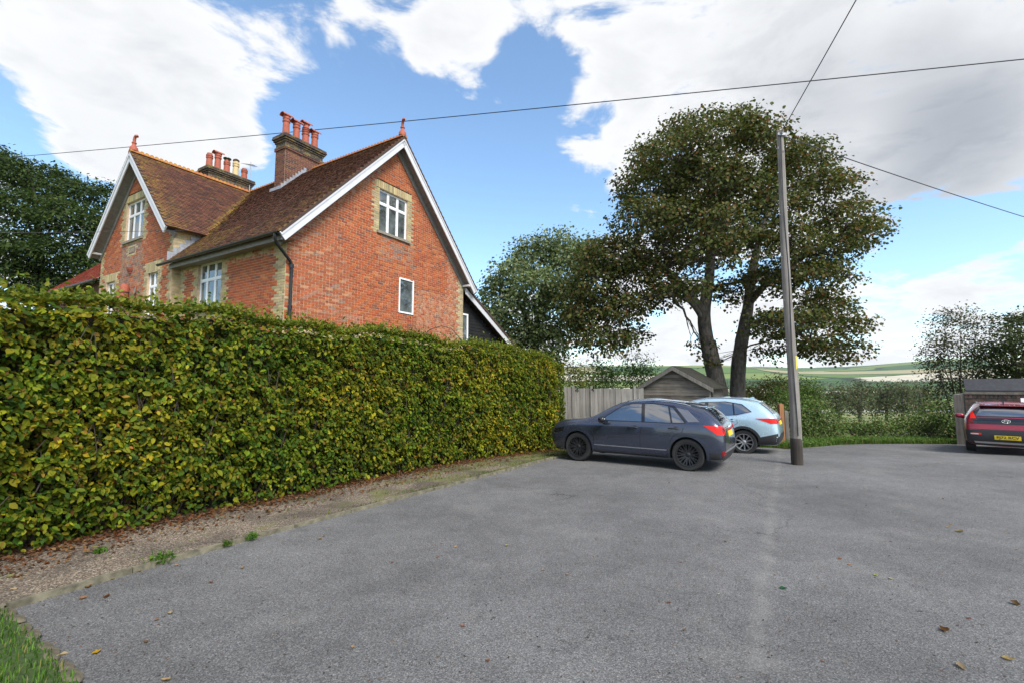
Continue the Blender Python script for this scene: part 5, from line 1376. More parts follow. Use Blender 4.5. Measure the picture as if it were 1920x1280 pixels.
        for k in range(spokes):
            a = 2 * math.pi * k / spokes
            for da in ((-.11, .11) if double == 1 else ((-.20, .20) if double == 2 else (0,))):
                c0, s0 = math.cos(a + da * (.35 if double == 1 else .9)), math.sin(a + da * (.35 if double == 1 else .9)); c1, s1_ = math.cos(a + da * 1.25), math.sin(a + da * 1.25)
                if double == 2: c1, s1_ = math.cos(a + (.0 if False else da * 1.6)), math.sin(a + da * 1.6)
                A = np.array((r * .13 * c0, rw * .30, r * .13 * s0)); B = np.array((r * .66 * c1, rw * .40, r * .66 * s1_)); t = (B - A) / np.linalg.norm(B - A); q = np.cross(t, (0, 1, 0))
                w0, w1 = (.016, .012) if double else (.03, .022)
                rm.add([A - q * w0, A + q * w0, B + q * w1, B - q * w1, A - q * w0 * 1.4 - np.array((0, .04, 0)), A + q * w0 * 1.4 - np.array((0, .04, 0)), B + q * w1 * 1.4 - np.array((0, .04, 0)), B - q * w1 * 1.4 - np.array((0, .04, 0))],
                       [(0, 1, 2, 3), (0, 4, 5, 1), (1, 5, 6, 2), (2, 6, 7, 3), (3, 7, 4, 0)])
        rme = rm.mesh('rim', rimmat, True)
        dm = MB(); dm.lathe([(0, -.02), (r * .63, -.02), (r * .63, -.05), (0, -.05)], 32, ax='y'); dme = dm.mesh('brake_disc', M['well'])
        for ax in (P['wf'], P['wr']):
            for sy in (1, -1):
                o = link(bpy.data.objects.new('wheel', tme), s.root); o.location = (ax, sy * (P['W'] - .02 - rw / 2), r)
                if sy < 0: o.rotation_euler = (0, 0, math.pi)
                o2 = link(bpy.data.objects.new('rim', rme), o); o3 = link(bpy.data.objects.new('brake_disc', dme), o)
    def arches(s, mat, w=.055, off=.008, span=(-12, 192)):
        P = s.P
        for ax in (P['wf'], P['wr']):
            out = [(ax + (P['arch'] + w) * math.cos(R(a)), P['wrad'] + (P['arch'] + w) * math.sin(R(a))) for a in np.linspace(span[0], span[1], 26)]
            inn = [(ax + (P['arch'] + .002) * math.cos(R(a)), P['wrad'] + (P['arch'] + .002) * math.sin(R(a))) for a in np.linspace(span[1], span[0], 26)]
            s.side('wheel_arch_trim', out + inn, off, mat, res=.05)
    def handle(s, x, z, mat, w=.22):
        for sy in (1, -1):
            hit = s.bvh.ray_cast(Vector((x, sy * 3, z)), Vector((0, -sy, 0)), 6)[0]
            if hit is None: continue
            mb = MB(); y = hit.y
            mb.tube([(x - w / 2, y - sy * .005, z - .008), (x - w / 2 + .03, y + sy * .028, z), (x, y + sy * .034, z + .004), (x + w / 2 - .03, y + sy * .028, z), (x + w / 2, y - sy * .005, z - .008)], [.012, .016, .017, .016, .012], 8)
            mb.build('door_handle', mat, s.root, True)
            s.panel('handle_recess', [(x - .05 + .045 * math.cos(q), z + .012 + .036 * math.sin(q)) for q in np.linspace(0, 2 * math.pi, 13)[:-1]], ((0, 0, 0), (1, 0, 0), (0, 0, 1), (0, -sy, 0)), .003, M['gloss'], None, .05)
    def mirror(s, x, z, mat):
        for sy in (1, -1):
            hit = s.bvh.ray_cast(Vector((x, sy * 3, z - .06)), Vector((0, -sy, 0)), 6)[0]; y = hit.y
            bm = bmesh.new(); bmesh.ops.create_icosphere(bm, subdivisions=3, radius=1)
            for v in bm.verts:
                c = v.co; f = np.sign(c.x) * abs(c.x) ** .7, np.sign(c.y) * abs(c.y) ** .7, np.sign(c.z) * abs(c.z) ** .7
                v.co = Vector((x + f[0] * .085 - (.03 if f[0] < 0 else 0) * 0, y + sy * .13 + f[1] * .115, z + f[2] * .078 + .01 * f[1] * sy))
            me = bpy.data.meshes.new('mirror'); bm.to_mesh(me); bm.free(); me.materials.append(mat); me.polygons.foreach_set('use_smooth', [True] * len(me.polygons))
            o = link(bpy.data.objects.new('mirror', me), s.root)
            mb = MB(); mb.tube([(x, y - sy * .03, z - .09), (x, y + sy * .10, z - .05)], [.03, .024], 8); mb.build('mirror_arm', M['trim'], o, True)
def stations(sx=1, sz=1, sw=1, roofup=0):
    S = [('f', -.02, .84, .76, .42, .30), ('f', .0, .86, .79, .70, .52), ('f', .10, .905, .83, .83, .62), ('f', .38, .965, .885, .880, .67), ('m', 1.35, 1.01, .935, .890, .69), ('m', 1.00, 1.045, .965, .893, .71), ('m', .62, 1.215, .985, .895, .64),
         ('m', .25, 1.385, 1.0, .895, .59), ('m', -.05, 1.465, 1.01, .895, .58), ('m', -.5, 1.505, 1.02, .895, .575), ('m', -.95, 1.49, 1.03, .893, .565), ('m', -1.22, 1.455, 1.035, .890, .555),
         ('r', .24, 1.42, 1.035, .882, .54), ('r', .08, 1.385, 1.03, .84, .525), ('r', 0.0, 1.365, 1.02, .775, .50), ('r', -.015, 1.35, 1.01, .45, .30)]
    if roofup:
        NT = {.62: 1.27, .25: 1.435, -.05: 1.49, -.5: 1.505, -.95: 1.468, -1.22: 1.425}
        S = [(k, x, NT.get(x, T) if k == 'm' else (T - .03 if k == 'r' else T), Zb, Wb, Wr) for (k, x, T, Zb, Wb, Wr) in S]
    up = lambda k, x, T: T + (.05 if k == 'f' else (.045 if k == 'r' or x < .7 else .02))      # the smoothed skin sinks a little below its cage
    return [(k, x * (sx if k == 'm' else 1), up(k, x, T) * sz, Zb * sz, Wb * sw * 1.012, Wr * sw * (1.10 if k != 'f' else 1.04)) for (k, x, T, Zb, Wb, Wr) in S]
XR = [(.2, -1.93), (.32, -2.02), (.50, -2.07), (.64, -2.065), (.74, -2.02), (.95, -2.00), (1.05, -1.95), (1.20, -1.80), (1.38, -1.58)]
XF = [(.2, 2.00), (.35, 2.10), (.55, 2.14), (.72, 2.13), (.86, 2.05)]
# --- grey crossover, side on
pg = carpaint('graphite_paint', (0.052, 0.062, 0.098), .65, .15)
PA = dict(paint=pg, W=.895, wf=1.30, wr=-1.30, wrad=.345, arch=.385, B=.21, stations=stations(roofup=1), xr=XR, xf=XF)
Pr, Pf = on_ground(1291, 882), on_ground(1085, 862.5); dv = (Pf - Pr)[:2]; wb = np.linalg.norm(dv); dv /= wb; hd = math.atan2(dv[1], dv[0])
nl_ = np.array([-dv[1], dv[0]]); sc_ = wb / 2.60
cen = (Pr + Pf)[:2] / 2 - nl_ * (.895 - .06) * sc_
slope = math.atan2(gz(Pf[1]) - gz(Pr[1]), wb)
A = Car('parked_car', 'dark grey crossover with black wheels parked side on, nose at the hedge', (cen[0], cen[1], (gz(Pf[1]) + gz(Pr[1])) / 2), hd, sc_, PA)
A.root.rotation_euler = (0, -slope, hd)
A.wheels('m', 10, M['darkalu'], 1)
A.arches(pg, .06, .012)
gl = A.side('window_surround', [(.76, 1.005), (.56, 1.13), (.20, 1.37), (-.02, 1.42), (-.50, 1.437), (-1.0, 1.385), (-1.30, 1.045), (-1.26, 1.01)], .003, M['gloss'])
A.side('front_door_glass', [(.68, 1.02), (.53, 1.125), (.19, 1.345), (-.03, 1.395), (-.26, 1.408), (-.30, 1.02)], .006, M['carglass'])
A.side('rear_door_glass', [(-.38, 1.02), (-.34, 1.41), (-.52, 1.413), (-.86, 1.375), (-.96, 1.02)], .006, M['carglass'])
A.side('quarter_glass', [(-1.0, 1.02), (-.91, 1.345), (-.97, 1.335), (-1.25, 1.03)], .006, M['carglass'])
A.side('pillar_blade', [(-1.33, 1.045), (-1.05, 1.345), (-1.30, 1.29), (-1.56, 1.06)], .004, carpaint('silver_blade', (.16, .165, .18), .6, .3))
for q in ([(.90, .95), (.88, .60), (.84, .30)], [(-.33, 1.0), (-.27, .70), (-.27, .30)], [(-1.26, 1.01), (-1.20, .82), (-1.02, .75), (-.93, .60)]): A.strip('door_seam', q, .011, .0015, M['ink'])
A.strip('crease_trim', [(.86, .43), (.0, .425), (-.86, .42)], .018, .006, M['alu'])
A.side('sill_trim', [(.92, .30), (-.92, .30), (-.92, .215), (.92, .215)], .010, M['trim'])
A.side('rear_bumper_corner', [(-1.72, .42), (-2.0, .42), (-2.0, .24), (-1.66, .22)], .006, M['trim'])
A.corner('tail_lamp', [(.30, .985), (-.02, .975), (-.16, .95), (-.17, .86), (-.06, .79), (.12, .80)], .010, M['redlamp'])
A.corner('tail_lamp_core', [(.0, .94), (-.13, .93), (-.14, .87), (-.02, .83)], .014, M['redlamp2'])
A.corner('reflector', [(.04, .46), (-.14, .46), (-.16, .36), (.02, .36)], .008, M['redlamp2'])
A.rear('rear_glass', [(-.60, 1.07), (.60, 1.07), (.50, 1.30), (-.50, 1.30)], .004, M['carglass'])
A.rear('rear_bumper_insert', [(-.74, .23), (.74, .23), (.78, .42), (-.78, .42)], .008, M['trim'])
A.rear('bumper_strip', [(-.72, .43), (.72, .43), (.72, .455), (-.72, .455)], .012, M['alu'])
A.rear('number_plate', [(-.26, .74), (.26, .74), (.26, .85), (-.26, .85)], .012, M['yplate'])
A.handle(-.10, .885, M['trim']); A.handle(-1.02, .90, M['trim']); A.mirror(.60, 1.03, M['gloss'])
def spoiler(c, y=.54, x0=-1.34, x1=-1.66, z0=1.43, z1=1.385, mat=None):
    mb = MB(); mb.add([(x0, -y, z0), (x0, y, z0), (x1, y * .95, z1), (x1, -y * .95, z1), (x0, -y, z0 - .05), (x0, y, z0 - .05), (x1, y * .95, z1 - .022), (x1, -y * .95, z1 - .022)], [(0, 1, 2, 3), (7, 6, 5, 4), (0, 3, 7, 4), (1, 5, 6, 2), (2, 6, 7, 3), (0, 4, 5, 1)])
    return mb.build('spoiler', mat, c.root)
spoiler(A, .54, -1.34, -1.64, 1.40, 1.352, pg)
for sy in (1, -1):
    mb = MB(); mb.tube([(.12, sy * .585, 1.435), (-.05, sy * .59, 1.475), (-.5, sy * .585, 1.50), (-.95, sy * .575, 1.465), (-1.22, sy * .565, 1.42), (-1.34, sy * .56, 1.385)], [.008, .014, .014, .014, .014, .008], 8); mb.build('roof_rail', M['chrome'], A.root, True)
A.panel('windscreen', [(-.56, .66), (.56, .66), (.50, .19), (-.50, .19)], ((0, 0, 0), (0, 1, 0), (1, 0, 0), (-.1, 0, -1)), .004, M['carglass'])
for sy in (1, -1):
    A.panel('head_lamp', [(1.96, .66), (1.96, .76), (1.66, .82), (1.70, .72)], ((0, 0, 0), (1, 0, 0), (0, 0, 1), (0, -sy, 0)), .005, M['gloss'])
A.panel('front_grille', [(-.5, .34), (.5, .34), (.46, .66), (-.46, .66)], ((0, 0, 0), (0, 1, 0), (0, 0, 1), (-1, 0, 0)), .006, M['gloss'])
# --- light blue crossover behind it
pb_ = carpaint('light_blue_paint', (0.42, 0.57, 0.66), .35, .22)
sx, sz, sw_ = 1.09, 1.095, 1.045
PB = dict(paint=pb_, W=.935, wf=1.36, wr=-1.36, wrad=.352, arch=.40, B=.25, stations=stations(sx, sz, sw_), xr=[(z * sz, x * 1.105 - .02) for z, x in XR], xf=[(z * sz, x * 1.07) for z, x in XF])
Pm = on_ground(1397, 849); hb_ = hd - R(1); dv = np.array([math.cos(hb_), math.sin(hb_)]); nl_ = np.array([-dv[1], dv[0]])
cen = Pm[:2] + dv * 1.36 - nl_ * (.935 - .06)
B = Car('parked_car', 'light blue crossover parked behind the dark grey one', (cen[0], cen[1], gz(cen[1]) + .015), hb_, 1.0, PB)
B.root.rotation_euler = (0, math.atan(.045) * dv[1], hb_)
B.wheels('m', 5, M['alu'], 2)
B.arches(M['trim'], .075, .008, (-25, 205))
B.side('window_surround', [(.72, 1.10), (.50, 1.21), (.10, 1.47), (-.2, 1.53), (-.9, 1.545), (-1.35, 1.46), (-1.62, 1.235), (-1.2, 1.135), (-.6, 1.105)], .003, M['gloss'])
B.side('front_door_glass', [(.62, 1.12), (.46, 1.22), (.10, 1.45), (-.2, 1.505), (-.30, 1.51), (-.36, 1.12)], .006, M['carglass'])
B.side('rear_door_glass', [(-.44, 1.12), (-.40, 1.515), (-.9, 1.52), (-1.08, 1.49), (-1.12, 1.145)], .006, M['carglass'])
B.side('quarter_glass', [(-1.16, 1.15), (-1.13, 1.48), (-1.34, 1.44), (-1.57, 1.24)], .006, M['carglass'])
B.strip('window_chrome', [(.70, 1.095), (-.6, 1.098), (-1.2, 1.128), (-1.60, 1.225)], .016, .005, M['chrome'])
for q in ([(.92, 1.05), (.90, .65), (.86, .33)], [(-.38, 1.08), (-.33, .7), (-.33, .33)], [(-1.20, 1.11), (-1.22, .9), (-1.05, .80), (-.95, .62)]): B.strip('door_seam', q, .011, .0015, M['ink'])
B.side('sill_trim', [(.95, .36), (-.95, .36), (-.95, .255), (.95, .255)], .010, M['trim'])
B.panel('fuel_flap', [(-1.48 + .085 * math.cos(q), .93 + .085 * math.sin(q)) for q in np.linspace(0, 2 * math.pi, 19)[:-1]], ((0, 0, 0), (1, 0, 0), (0, 0, 1), (0, -1, 0)), .002, pb_)
B.side('rear_bumper_corner', [(-1.76, .50), (-2.25, .62), (-2.25, .24), (-1.72, .26)], .008, M['trim'])
B.corner('tail_lamp', [(.42, 1.045), (.10, 1.05), (-.28, 1.01), (-.30, .93), (-.05, .89), (.16, .90)], .010, M['redlamp'])
B.corner('tail_lamp_core', [(-.02, 1.01), (-.24, .99), (-.26, .95), (-.04, .925)], .014, M['redlamp2'])
B.rear('rear_glass', [(-.63, 1.17), (.63, 1.17), (.54, 1.45), (-.54, 1.45)], .004, M['carglass'])
B.rear('rear_bumper_insert', [(-.80, .26), (.80, .26), (.86, .50), (.5, .60), (-.5, .60), (-.86, .50)], .010, M['trim'])
B.rear('number_plate', [(-.26, .84), (.26, .84), (.26, .95), (-.26, .95)], .012, M['yplate'])
B.rear('plate_garnish', [(-.34, .96), (.34, .96), (.34, .995), (-.34, .995)], .02, M['chrome'])
B.rear('skid_plate', [(-.45, .25), (.45, .25), (.5, .32), (-.5, .32)], .016, M['alu'])
B.handle(-.14, .97, pb_); B.handle(-1.02, .985, pb_); B.mirror(.64, 1.13, pb_)
spoiler(B, .57, -1.46, -1.86, 1.565, 1.505, pb_)
for sy in (1, -1):
    mb = MB(); mb.tube([(.1, sy * .60, 1.55), (-.1, sy * .605, 1.615), (-.6, sy * .60, 1.655), (-1.1, sy * .59, 1.645), (-1.5, sy * .575, 1.60), (-1.62, sy * .57, 1.57)], [.008, .015, .015, .015, .015, .008], 8); mb.build('roof_rail', M['chrome'], B.root, True)
mb = MB(); mb.prism([(-1.42, -.02, 1.60), (-1.62, -.02, 1.58), (-1.60, -.02, 1.655), (-1.56, -.02, 1.66)], (0, .04, 0)); mb.build('roof_fin', pb_, B.root)
# --- dark red hatch at the right edge, seen from behind
pr_ = carpaint('dark_red_paint', (0.30, 0.012, 0.03), .45, .30)
PC = dict(paint=pr_, W=.885, wf=1.29, wr=-1.29, wrad=.325, arch=.365, B=.22, stations=stations(1, .985, .99), xr=XR, xf=XF)
hr = R(90 - 44)
hv = np.array([math.cos(hr), math.sin(hr)])
ctr = np.array([1.041 * 13.4, 13.4]) + hv * 2.06
C = Car('parked_car', 'dark red hatchback seen from behind at the right edge', (ctr[0], ctr[1], gz(ctr[1]) + .02), hr, 1.0, PC)
C.root.rotation_euler = (0, math.atan(.045) * hv[1], hr)
C.wheels('m', 5, M['alu'], 0)
C.arches(M['trim'], .06, .008)
C.side('window_surround', [(.70, .99), (.48, 1.09), (.10, 1.335), (-.10, 1.38), (-.55, 1.41), (-1.1, 1.38), (-1.40, 1.03), (-1.3, .995)], .003, M['gloss'])
C.side('front_door_glass', [(.60, 1.01), (.45, 1.10), (.10, 1.31), (-.10, 1.355), (-.28, 1.37), (-.30, 1.01)], .006, M['carglass'])
C.side('rear_door_glass', [(-.38, 1.01), (-.35, 1.375), (-.6, 1.385), (-1.0, 1.36), (-1.2, 1.02)], .006, M['carglass'])
C.rear('rear_glass_frame', [(-.72, 1.045), (.72, 1.045), (.63, 1.20), (.54, 1.345), (-.54, 1.345), (-.63, 1.20)], .003, M['gloss'], res=.05)
C.rear('rear_glass', [(-.60, 1.07), (.60, 1.07), (.48, 1.31), (-.48, 1.31)], .006, M['carglass'], res=.05)
C.rear('tailgate_band', [(-.80, .84), (.80, .84), (.745, 1.02), (-.745, 1.02)], .004, M['gloss'], res=.05)
for sy in (1, -1):
    C.rear('tail_lamp', [(sy * .60, .99), (sy * .735, .99), (sy * .70, 1.16), (sy * .655, 1.19)][::sy], .012, M['redlamp'], res=.04)
    C.rear('tail_lamp_lower', [(sy * .66, .86), (sy * .80, .86), (sy * .745, .985), (sy * .69, .985)][::sy], .010, M['redlamp2'], res=.04)
    C.rear('bumper_reflector', [(sy * .52, .53), (sy * .72, .53), (sy * .72, .58), (sy * .52, .58)][::sy], .016, M['redlamp'], res=.04)
    C.rear('reversing_lamp', [(sy * .58, .535), (sy * .74, .54), (sy * .74, .57), (sy * .58, .57)][::sy], .020, M['clear'], res=.04)
C.rear('rear_bumper', [(-.82, .24), (.82, .24), (.84, .66), (.5, .675), (-.5, .675), (-.84, .66)], .010, M['trim'], res=.05)
C.rear('skid_strip', [(-.66, .30), (.66, .30), (.68, .345), (-.68, .345)], .020, M['alu'], res=.05)
pl = C.rear('number_plate', [(-.26, .42), (.26, .42), (.26, .53), (-.26, .53)], .022, M['yplate'])
C.rear('tail_gate_seam', [(-.74, .68), (.74, .68), (.74, .692), (-.74, .692)], .0015, M['ink'])
C.mirror(.60, 1.03, pr_)
spoiler(C, .53, -1.42, -1.72, 1.425, 1.385, pr_)
for sy in (1, -1):
    mb = MB(); mb.tube([(.05, sy * .555, 1.42), (-.1, sy * .56, 1.465), (-.5, sy * .555, 1.495), (-1.0, sy * .545, 1.485), (-1.42, sy * .535, 1.435)], .013, 8); mb.build('roof_rail', M['chrome'], C.root, True)
def text_mesh(txt, size, mat, name='plate_lettering'):
    cu = bpy.data.curves.new(name, 'FONT'); cu.body = txt; cu.size = size; cu.align_x = 'CENTER'; cu.align_y = 'CENTER'; cu.extrude = .001; cu.offset = size * .016
    t = link(bpy.data.objects.new(name, cu)); dg = bpy.context.evaluated_depsgraph_get(); me = bpy.data.meshes.new_from_object(t.evaluated_get(dg)); bpy.data.objects.remove(t)
    me.materials.clear(); me.materials.append(mat); return me
xpl = max(v.co.x for v in pl.data.vertices) * 0 + min(v.co.x for v in pl.data.vertices)
tm = text_mesh('PJ72 RCV', .098, M['ink']); o = link(bpy.data.objects.new('plate_lettering', tm), pl)
xs_ = [v.co.x for v in tm.vertices]; wtx = max(xs_) - min(xs_)
o.matrix_local = Matrix.Translation((xpl - .004, 0, .475)) @ Matrix.Rotation(R(-90), 4, 'Z') @ Matrix.Rotation(R(90), 4, 'X') @ Matrix.Diagonal((.44 / wtx, 1, 1, 1))
# oval emblem on the tailgate
hit = C.bvh.ray_cast(Vector((-4, 0, .93)), Vector((1, 0, 0)), 6)[0]
mb = MB(); mb.tube([(hit.x - .012, .085 * math.cos(a), .93 + .045 * math.sin(a)) for a in np.linspace(0, 2 * math.pi, 29)], .009, 6, False)
e = mb.build('emblem', M['chrome'], C.root, True); mb = MB()
for (a, b) in (((.05, .03), (.025, -.032)), ((-.025, .032), (-.05, -.03)), ((.036, .0), (-.036, .0))): mb.tube([(hit.x - .012, -a[0], .93 + a[1]), (hit.x - .012, -b[0], .93 + b[1])], .009, 6)
mb.build('emblem_letter', M['chrome'], e)
mb = MB(); mb.tube([(hit.x * 0 - 1.76, .22, 1.085), (-1.80, .0, 1.10), (-1.78, -.28, 1.095)], [.016, .014, .008], 6); mb.build('rear_wiper', M['trim'], C.root, True)
mb = MB(); mb.prism([(-1.25, -.015, 1.455), (-1.42, -.015, 1.43), (-1.40, -.015, 1.515), (-1.37, -.015, 1.52)], (0, .03, 0)); mb.build('roof_fin', M['gloss'], C.root)
# ------------------------------------------------------------------ utility pole and cables
pp = on_ground(1495, 870); top = np.array([6.93, 11.57, 8.37])
po = empty('utility_pole', tuple(pp)); tag(po, 'tall grey wooden utility pole standing in the tarmac', 'utility pole')
mb = MB(); H = 8.42 - pp[2]; zs = np.linspace(-.1, H, 14); mb.tube([(0 + .02 * math.sin(z), 0, z) for z in zs], list(np.interp(zs, [0, 1.2, H], [.128, .118, .078])), 16); mb.build('pole', M['pole'], po, True)
M['tarred'] = woodmat('tarred_butt', (0.02, 0.016, 0.013), (0.075, 0.055, 0.04), 22, .8)
mb = MB(); mb.lathe([(.131, -.02), (.131, .5), (.129, .62), (.124, .63)], 16); mb.build('tarred_base', M['tarred'], po, True)
mb = MB(); v0, v1 = 2.34, 2.62
for (z0, z1) in ((2.36, 2.46), (2.48, 2.60)):
    mb.lathe([(.117, z0), (.119, z0), (.119, z1), (.117, z1)], 16)
tg = MB(); tg.add([(.118 * math.cos(a) * 1.01, .118 * math.sin(a) * 1.01, z) for z in (2.30, 2.62) for a in (R(-75), R(-55), R(-35))], [(0, 1, 4, 3), (1, 2, 5, 4)]); tg.build('warning_tag', plain('yellow_tag', (.62, .50, .06), .5), po)
mb = MB(); mb.box((-.10, -.12, H - .16), (.10, -.08, H - .10)); mb.tube([(0, -.10, H - .13), (0, -.16, H - .13), (0, -.16, H - .06)], .018, 6); mb.build('bracket', M['lead'], po)
for (x, y) in ((-.09, -.10), (.09, .06), (.0, -.16)):
    mb = MB(); mb.lathe([(.0, 0), (.022, 0), (.034, .02), (.022, .035), (.034, .05), (.02, .075), (0, .08)], 10, (x, y, H - .10)); mb.build('insulator', M['stone'], po, True)
for k in range(4):
    mb = MB(); a = 1.2 + k * 1.3; mb.tube([(.1 * math.cos(a) * 1.0, .1 * math.sin(a), z) for z in (H - .25 - k * .1, H - .3 - k * .1)], .012, 5); mb.build('staple', M['lead'], po)
mb = MB(); mb.tube([(-.03 + .015 * math.sin(z * 1.7), -np.interp(z, [0, 1.2, H], [.130, .121, .081]) - .004, z) for z in np.linspace(.7, H - .1, 22)], .009, 6); mb.build('earth_cable', M['wire'], po, True)
for i in range(9):
    mb = MB(); z = 2.9 + i * .55; sy = 1 if i % 2 else -1; rr = .118 - .0055 * (z - 1); mb.tube([(sy * rr * .9, -.02, z), (sy * (rr + .03), -.02, z)], .012, 5); mb.build('step_bolt', M['lead'], po)
def cable(name, label, a, b, sag, r=.012, group='overhead cables'):
    a, b = np.array(a, float), np.array(b, float); mb = MB(); mid = (a + b) / 2
    mb.tube([a * (1 - t) + b * t - mid + np.array([0, 0, -4 * sag * t * (1 - t)]) for t in np.linspace(0, 1, 25)], r, 6); o = mb.build(name, M['wire'], None, True); o.location = mid; tag(o, label, 'cable', group)
cable('overhead_cable', 'long thin cable crossing the whole sky behind the chimneys', at(-320, 322, 36), at(2300, 72, 12), .25, .017)
cable('overhead_cable', 'cable from the pole top running up over the viewer', (6.93, 11.45, 8.40), (2.75, -5.5, 9.2), .05, .011)
cable('overhead_cable', 'cable from the pole top running away to the right', (6.98, 11.6, 8.32), (27.5, 20.8, 8.25), .12, .013)
cable('telephone_cable', 'faint thin cable crossing in front of the upper front gable window', at(-40, 437, 11.0), at(350, 432, 13.5), .02, .006)
# ------------------------------------------------------------------ fence, shed, posts, outbuilding
fa, fb = np.array([1.75, 15.95]), np.array([4.75, 17.1]); fd = fb - fa; fl = np.linalg.norm(fd); fd /= fl; fn = np.array([fd[1], -fd[0]])
fe = empty('board_fence', (fa[0], fa[1], gz(16)), math.atan2(fd[1], fd[0])); tag(fe, 'grey weathered fence of upright boards between hedge and shed', 'fence')
nbd = 27; w = fl / nbd
for i in range(nbd):
    mb = MB(); h = 1.98 + random.uniform(-.015, .015) + (.06 if i < 2 else 0); x0 = i * w
    mb.obox((x0 + w / 2, -.02 - (.012 if i % 2 else 0) + random.uniform(-.003, .003), h / 2 + .03), (w / 2 + (.006 if i % 2 else -.004), 0, random.uniform(-.004, .004)), (0, .009, 0), (random.uniform(-.006, .006), 0, h / 2 - .03)); mb.build('board', M['fence'], fe)
for z in (.4, 1.1, 1.75):
    mb = MB(); mb.box((0, 0, z), (fl, .06, z + .09)); mb.build('rail', M['fence'], fe)
for x in (.28, .98, 2.75):
    mb = MB(); mb.box((x, -.075, 0), (x + .10, -.034, 2.06)); mb.build('post', M['fence'], fe)
for x in (.42, 1.02):
    mb = MB(); mb.tube([(x, -.06, 1.93), (x + .05, -.10, 1.97), (x + .10, -.06, 1.90)], .018, 6); mb.build('iron_latch', M['black'], fe)
Ys = 19.3
s0, s1_, sr = at(1203, 726, Ys), at(1327, 724, Ys + .15), at(1262, 690, Ys)
sh_ = empty('timber_shed', (s0[0], s0[1], gz(Ys)), R(-34)); tag(sh_, 'weathered clapboard shed with a mossy gabled roof under the sycamore', 'shed')
SWd = 2.6; zb_ = gz(Ys); ev_ = 1.9 - zb_ - .06; rg = sr[2] - zb_; rxm = SWd / 2
mb = MB(); mb.prism([(0.02, .03, 0), (SWd - .02, .03, 0), (SWd - .02, .03, ev_ - .03), (rxm, .03, rg - .03), (.02, .03, ev_ - .03)], (0, 2.8, 0)); mb.build('wall', M['shedw'], sh_)
z = .05
while z < rg - .05:
    bh = .115
    zc = z + bh * .5
    if zc < ev_: xa, xb_ = 0, SWd
    else:
        f = (zc - ev_) / (rg - ev_); xa, xb_ = rxm * f, SWd + (rxm - SWd) * f
    if xb_ - xa > .1:
        mb = MB(); j = random.uniform(-.006, .006); mb.add([(xa, -.012 + j, z - .008), (xb_, -.012 - j, z - .008), (xb_, .012, z + bh + .01), (xa, .012, z + bh + .01), (xa, .02, z - .008), (xb_, .02, z - .008)], [(0, 1, 2, 3), (0, 4, 5, 1)]); mb.build('weatherboard', M['shedw'], sh_)
    z += bh
M['moss'] = plain('mossy_felt', (0.022, 0.020, 0.012), 1.0, nz=.6, nscale=5, bump=.8)
def shed_slope(xa, za, xb, zb__):
    mb = MB(); ov = .10; d = np.array([xb - xa, zb__ - za]); d /= np.linalg.norm(d); e = np.array([xb, zb__]) + d * .18
    mb.prism([(xa, -.16, za + .05), (e[0], -.16, e[1] + .05), (e[0], -.16, e[1] - .01), (xa, -.16, za - .01)], (0, 3.1, 0)); mb.build('roof_slope', M['moss'], sh_)
    mb = MB(); mb.prism([(xa, -.19, za + .03), (e[0], -.19, e[1] + .03), (e[0], -.19, e[1] - .13), (xa, -.19, za - .13)], (0, .03, 0)); mb.build('bargeboard', M['fence'], sh_)
shed_slope(rxm, rg + .03, -.02, ev_ + .02); shed_slope(rxm, rg + .03, SWd + .02, ev_ + .02)
mb = MB(); mb.tube([(SWd + .12, -.1, ev_ - .12), (SWd + .12, -.1, .1)], .04, 8); mb.build('downpipe', M['black'], sh_, True)
def post(name, label, x, yt, yb, Y, w, mat, lean=0.0, group=None, rz=0.0):
    b = at(x, yb, Y); b[2] = gz(Y); t = at(x, yt, Y); h = t[2] - b[2]
    o = empty(name, tuple(b), rz); tag(o, label, 'post', group); mb = MB()
    mb.prism([(-w / 2, -w / 2, -.1), (w / 2, -w / 2, -.1), (w / 2, w / 2, -.1), (-w / 2, w / 2, -.1)], (lean * h, 0, h + .1)); mb.build('post', M[mat], o)
    mb = MB(); mb.add([(lean * h + a * w / 2 * .98, b_ * w / 2 * .98, h + .001) for a, b_ in ((-1, -1), (1, -1), (1, 1), (-1, 1))] + [(lean * h, 0, h + .03)], [(0, 1, 4), (1, 2, 4), (2, 3, 4), (3, 0, 4)]); mb.build('cap', M[mat], o)
post('gate_post', 'orange softwood post beside the light blue car', 1467, 757, 828, 17.0, .15, 'newpost')
post('gate_post', 'grey weathered post just behind the orange one', 1476, 770, 828, 17.3, .13, 'fence')
post('gate_post', 'broad grey wooden post left of the red car', 1804, 739, 830, 17.6, .27, 'fence', rz=R(-42))
